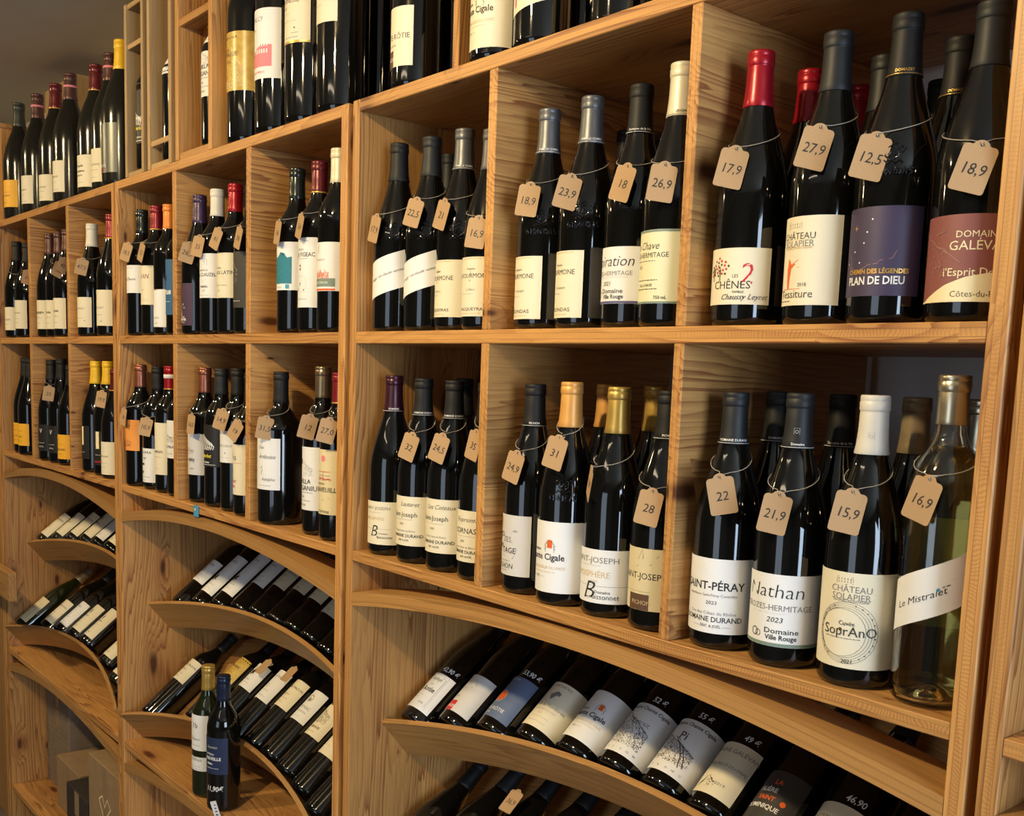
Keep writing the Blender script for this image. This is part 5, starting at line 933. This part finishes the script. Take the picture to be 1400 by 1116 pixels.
TUNIT = {'1': 'far', '2': 'middle', '3': 'near'}
tagcount = {}
for (cell, i, bx, by, zb, H, kind, tx, ty, tz, txt, yaw, roll) in TAGS:
    M = Matrix.Translation((tx, ty, tz)) @ Matrix.Rotation(R(yaw), 4, 'Z') @ Matrix.Rotation(R(-4), 4, 'X') @ Matrix.Rotation(R(roll), 4, 'Y')
    k = tagcount.get(cell, 0); tagcount[cell] = k+1
    t = thing('price_tag', f"brown card price tag reading {txt}, {TUNIT[cell[0]]} unit, {ROWN[cell[1]]} {COLN[int(cell[2])]} compartment, {ORD[k]}", 'price tag', M.to_translation(), M.to_euler(), 'handwritten price tags hanging from bottle necks')
    link('card', TAGME, t)
    me = mesh('hole', [(a*.001, -.00015, b*.001+.0196) for a, b in disc2(0, 0, 1.4)[0]], [tuple(range(20))]); link('hole', me, t, INK)
    g, f = text_geo(txt, .0150, 0, .12, .90 if len(txt) > 3 else 1.0)
    me = mesh('handwriting', [(a, -.00025, b-.003) for a, b in g], f); link('handwriting', me, t, INK)
    # loop of string round the neck
    Mi = M.inverted(); hole = M @ Vector((0, -.0004, .0196))
    s = H/HN[kind]; pts = []
    zlo = max(hole.z-zb+.004, .165); zhi = zlo+.030
    a0 = math.atan2(hole.x-bx, -(hole.y-by))
    for q in range(25):
        a = a0+.25+(2*PI-.5)*q/24; z = zlo+(zhi-zlo)*(1-cos(a-a0))/2
        r = rad(kind, z/s)+.0016; pts.append(Vector((bx+r*sin(a), by-r*cos(a), zb+z)))
    knot = hole+Vector((0, -.001, .002))
    pts = [hole, knot]+pts+[knot, hole+Vector((.001, -.0006, -.001))]
    me = tube('string', [tuple(Mi @ p) for p in pts], .00055); link('string', me, t, STRING)

# ---------------------------------------------------------------- bottles reclining in the arched trays
ROT = (R(-51.07), 0, 0)
def recline(bay, y0, z0, Hm, xs, descs, where, group):
    P = PAN[bay]
    for k, (x, d) in enumerate(zip(xs, descs)):
        kind, glass, cap, des, la, price, desc = d[:7]; zl = d[7] if len(d) > 7 else .022
        r = rad(kind, .1); t = (x-P[0])/(P[5]-P[0]); h = Hm*ARC(t)+.0125
        p = Vector((x, y0, z0))+AX*h+NX*(-.0710+r)
        phr = R(-8) if des not in ('pichonr',) else R(-4)
        if bay == 3 and des in ('elephant', 'cigr', 'hill1', 'hill2'): phr = R(8)
        bottle(f"reclining bottle, {desc}, {where}", group, kind, glass, cap, des, p, .306, zl if des else None, la, phr, None, ROT, price=price)
u = lambda des, desc, la=.112, kind='burg', cap='black', price=None, glass='k', z0=.022: (kind, glass, cap, des, la, price, desc, z0)
recline(3, .068, -.708, .087, [.052+.0912*k for k in range(12)], [
    u('rotie', 'white gothic label under a white 42,90 price', .104, price='42,90 €'), u('pichonr', 'grey label with red corner block', .105), u('rouge_oval', 'blue-grey label with orange seal', .112, price='53,90 €'),
    u('elephant', 'cream label with small elephant sketch', .115), u('cigr', 'white label with black gothic name and crest', .118), u('hill1', 'white label with dark engraved hillside', .118, price='52 €'),
    u('hill2', 'white label with hillside and the word Pi', .118, price='55 €'), u('galr', 'cream label with small green figure', .112, price='49 €'), u('domin', 'dark grey label with orange lettering', .105),
    u('creamr', 'marked 46,90 in white', .105, price='46,90'), u('creams', 'beyond the 46,90 bottle', .11), u('creamr', 'against the right side panel', .11)], 'upper tray of near unit', 'bottles reclining in the upper tray of the near unit')
recline(3, -.010, -1.001, .10, [.052+.0912*k for k in range(6)], [
    u(None, 'neck beside the left panel', cap='black'), u(None, 'silver-blue neck second from the left panel', cap='slate'), u('creamr', 'neck carrying the 36,90 tag'), u('creams', 'dark neck right of the tagged one'), u('creamr', 'dark neck under the lip centre'), u('creams', 'dark neck furthest right in view')], 'lower tray of near unit', 'bottles reclining in the lower tray of the near unit')
bo = dict(kind='bord')
recline(2, .068, -.708, .090, [-1.056+.0885*k for k in range(12)], [
    u('rb', 'white script label, first on the left', .150, z0=0.075, **bo), u('griffon', 'label with black winged beast', .165, z0=0.035, **bo), u('griffon', 'winged beast label above a white price', .175, price='12,90 €', z0=0.038, **bo), u('rb', 'white label fourth from the left', .160, z0=0.078, **bo),
    u('creamr', 'pale label, fifth from the left', .150, price='27,5', z0=0.085, **bo), u('creams', 'pale label, sixth, near the beam', .16, z0=0.09, **bo), u('creamr', 'cream label, seventh, small price mark', .165, price='16 €', z0=0.085, **bo), u('creams', 'cream label, eighth, below the beam', .17, z0=0.07, **bo),
    u('creamr', 'ninth from the left', .16, z0=0.08, **bo), u('creams', 'tenth from the left', .16, z0=0.08, **bo), u('creamr', 'beside the right panel', .16, z0=0.08, **bo), u('creams', 'last in the corner', .16, z0=0.08, **bo)], 'upper tray of middle unit', 'bottles reclining in the upper tray of the middle unit')
recline(2, -.010, -1.001, .11, [-1.075, -.885, -.79, -.69, -.60, -.508, -.42, -.33, -.24, -.15], [
    u('creamr', 'cream label high on a lone bottle', .185, z0=0.115, **bo), u('goldr', 'golden label behind the standing pair', .20, z0=0.125, **bo), u('griffon', 'white label with chalk price', .19, price='21,80', z0=0.115, **bo), u('rb', 'white label just right of the blue capsule', .19, z0=0.1, **bo),
    u('creamr', 'cream label with faint house', .185, z0=0.105, **bo), u('medal', 'white label with gold and blue medal', .185, z0=0.1, **bo), u('etch', 'cream label with engraved village', .18, z0=0.095, **bo), u('goldbit', 'cream label with gold lettering', .165, z0=0.09, **bo),
    u('etch', 'engraved cream label at the side panel', .17, z0=0.095, **bo), u('creams', 'cream label low at the side panel', .15, z0=0.07, **bo)], 'lower tray of middle unit', 'bottles reclining in the lower tray of the middle unit')
recline(1, .068, -.708, .087, [-2.237, -2.135, -2.03, -1.926, -1.827, -1.715, -1.60, -1.49], [
    u('creamr', 'cream label nearest the left panel', .125), u('creams', 'cream label second from the left panel', .12), u('creamr', 'cream label third in the row', .12), u('creams', 'cream label fourth in the row', .12), u('rb', 'white label fifth in the row', .13), u('creams', 'yellowish label sixth in the row', .12), u('creams', 'yellowish label beside the upright', .12), u('creamr', 'hidden mostly by the upright', .12)], 'upper tray of far unit', 'bottles reclining in the upper tray of the far unit')
recline(1, -.010, -1.001, .09, [-2.235, -2.055, -1.94, -1.83, -1.72, -1.50, -1.36, -1.25], [
    ('burg', 'g', 'taupe', 'greenwine', .125, None, 'green glass with framed beige label'), u('creamr', 'white label second from left', .115, cap='slate'), u('rb', 'white label third from left', .12, cap='gray'), u('creams', 'cream label with small brown mark', .125), u('creams', 'wide cream label at the crest', .135, price='12'),
    u('creams', 'cream label on the falling side', .13, price='29'), ('burg', 'g', 'tan', 'creamr', .11, None, 'green glass low beside the upright'), u('creams', 'lowest beside the upright', .11)], 'lower tray of far unit', 'bottles reclining in the lower tray of the far unit')
# neck cards on two reclining bottles of the middle unit and the tag of the near one
def loose_tag(label, loc, rot, txt, mat=None):
    t = thing('price_tag', label, 'price tag', loc, rot, 'handwritten price tags hanging from bottle necks')
    link('card', TAGME, t)
    if not txt: return t
    g, f = text_geo(txt, .0140, 0, .12, .9); link('handwriting', mesh('handwriting', [(a, -.00025, b-.003) for a, b in g], f), t, INK)
    return t

# ---------------------------------------------------------------- the pair of bottles on the plank shelf of the middle unit
bottle('standing bottle, pale gold capsule and two white labels, left of the pair before the tray', 'pair of bottles standing before the middle tray', 'bord', 'g', 'gold', 'whitestand', (-.700, .040, -1.0748), .312, .115, .20, R(8), 58)
b2 = bottle('standing bottle with navy capsule and navy label, right of the pair before the tray', 'pair of bottles standing before the middle tray', 'bord', 'k', 'navy', 'bluelab', (-.605, .035, -1.0748), .312, .09, .175, R(18), 62)
printing('price_writing', [('t', '11,90€', 0, .5, 13, 'white_ink', .012, .15, .9)], b2, lambda z: rad('bord', z), R(30), .045, .018)
b1 = [o for o in col.objects if o.get('label', '').startswith('standing bottle, pale gold')][0]
for o in b1.children:
    if o.name.startswith('label'): pass
add_label(b1, 'bord', 'rb', .065, .098, R(8), R(58) and 58)
t = thing('paper_slip', 'small white ticket standing on the plank shelf below the pair of bottles', 'ticket', (-.545, -.004, -1.0748), (R(8), R(-14), R(40)))
box('slip', (-.007, 0, 0), (.007, .0006, .045), t, PAPERS['white'])
for k in range(4): box('tick', (-.003+.001*k, -.0003, .010+.008*k), (.003, -.0001, .013+.008*k), t, INK, 0)
# loose tags in the trays
loose_tag('pale price tag reading 36,9 under the upper tray of the near unit', (0.232, 0.193, -0.808), (R(-48), R(0), R(0)), '36,9')

loose_tag('blank kraft tag edge-on between necks, lower tray of the middle unit, left one', (-0.745, 0.205, -0.802), (R(-51), R(0), R(0)), '')
loose_tag('blank kraft tag edge-on between necks, lower tray of the middle unit, right one', (-0.63, 0.214, -0.794), (R(-51), R(0), R(0)), '')
# ---------------------------------------------------------------- cardboard boxes at the foot of the far unit
def carton(label, x0, x1, y0, y1, z1, mat, items, group=None, z0=-1.58):
    t = thing('cardboard_box', label, 'box', ((x0+x1)/2, y0, z0), group='cardboard boxes at the foot of the far unit')
    w = (x1-x0)/2
    box('carton', (-w, 0, .0005), (w, y1-y0, z1-z0), t, mat, .002)
    box('tape', (-.02, -.0006, (z1-z0)*.55), (.02, 0, z1-z0-.003), t, mottled('tape', (.30, .21, .12), (.28, .2, .11), 10, .4), 0)
    return t
a = carton('tall brown box at the back with a ring emblem and printed stripes', -2.285, -2.03, .12, .38, -1.16, CARDG, None)
g, f = ring2(0, 0, .035, .005); link('emblem', mesh('emblem', [(x*.8, -.0007, z+.33) for x, z in g], f), a, INKS['brown'])
for k in range(12):
    g, f = rect2(-.10, .02+.019*k, .10, .026+.019*k); link('printed_stripe', mesh('printed_stripe', [(x, -.0007, z) for x, z in g], f), a, INKS['taupe'])
carton('plain brown box standing in front of the tall striped one', -2.02, -1.78, .075, .36, -1.40, CARD, None)
c3 = carton('black glossy box with brown tape, second from the right', -1.765, -1.56, .03, .34, -1.40, BLACKCARD, None)
carton('tall black box upright behind the black glossy one', -1.90, -1.70, .362, .395, -1.20, BLACKCARD, None)
c4 = carton('pale brown box with white emblem touching the upright', -1.545, -1.26, .03, .34, -1.235, CARD, None)
link('emblem', mesh('emblem', *(lambda q: ([(x, -.0007, z+.20) for x, z in q[0]], q[1]))(stroke([(-.05, .03), (-.02, .05), (.0, .02), (.02, .05), (.05, .03), (.02, .0), (.0, -.05), (-.02, 0), (-.05, .03)], .006))), c4, INKS['cream'])
# stone jar at the lower right corner
j = thing('stone_jar', 'rounded speckled stone jar at the lower right corner of the photo', 'jar', (1.200, .048, -.70))
link('jar_body', lathe('jar_body', [(.02, 0), (.036, .002), (.044, .05), (.047, .12), (.047, .20), (.044, .228), (.036, .243), (.022, .252), (.016, .254)]), j, mottled('speckled_stone', (.36, .32, .20), (.20, .17, .10), 60, .6))
board('shelf', (1.151, .0005, -.72), (2.25, .40, -.70), (0, 1, 2), units[4])
board('shelf', (1.151, .0005, .70), (1.6, .40, .72), (0, 1, 2), units[4]) if False else None
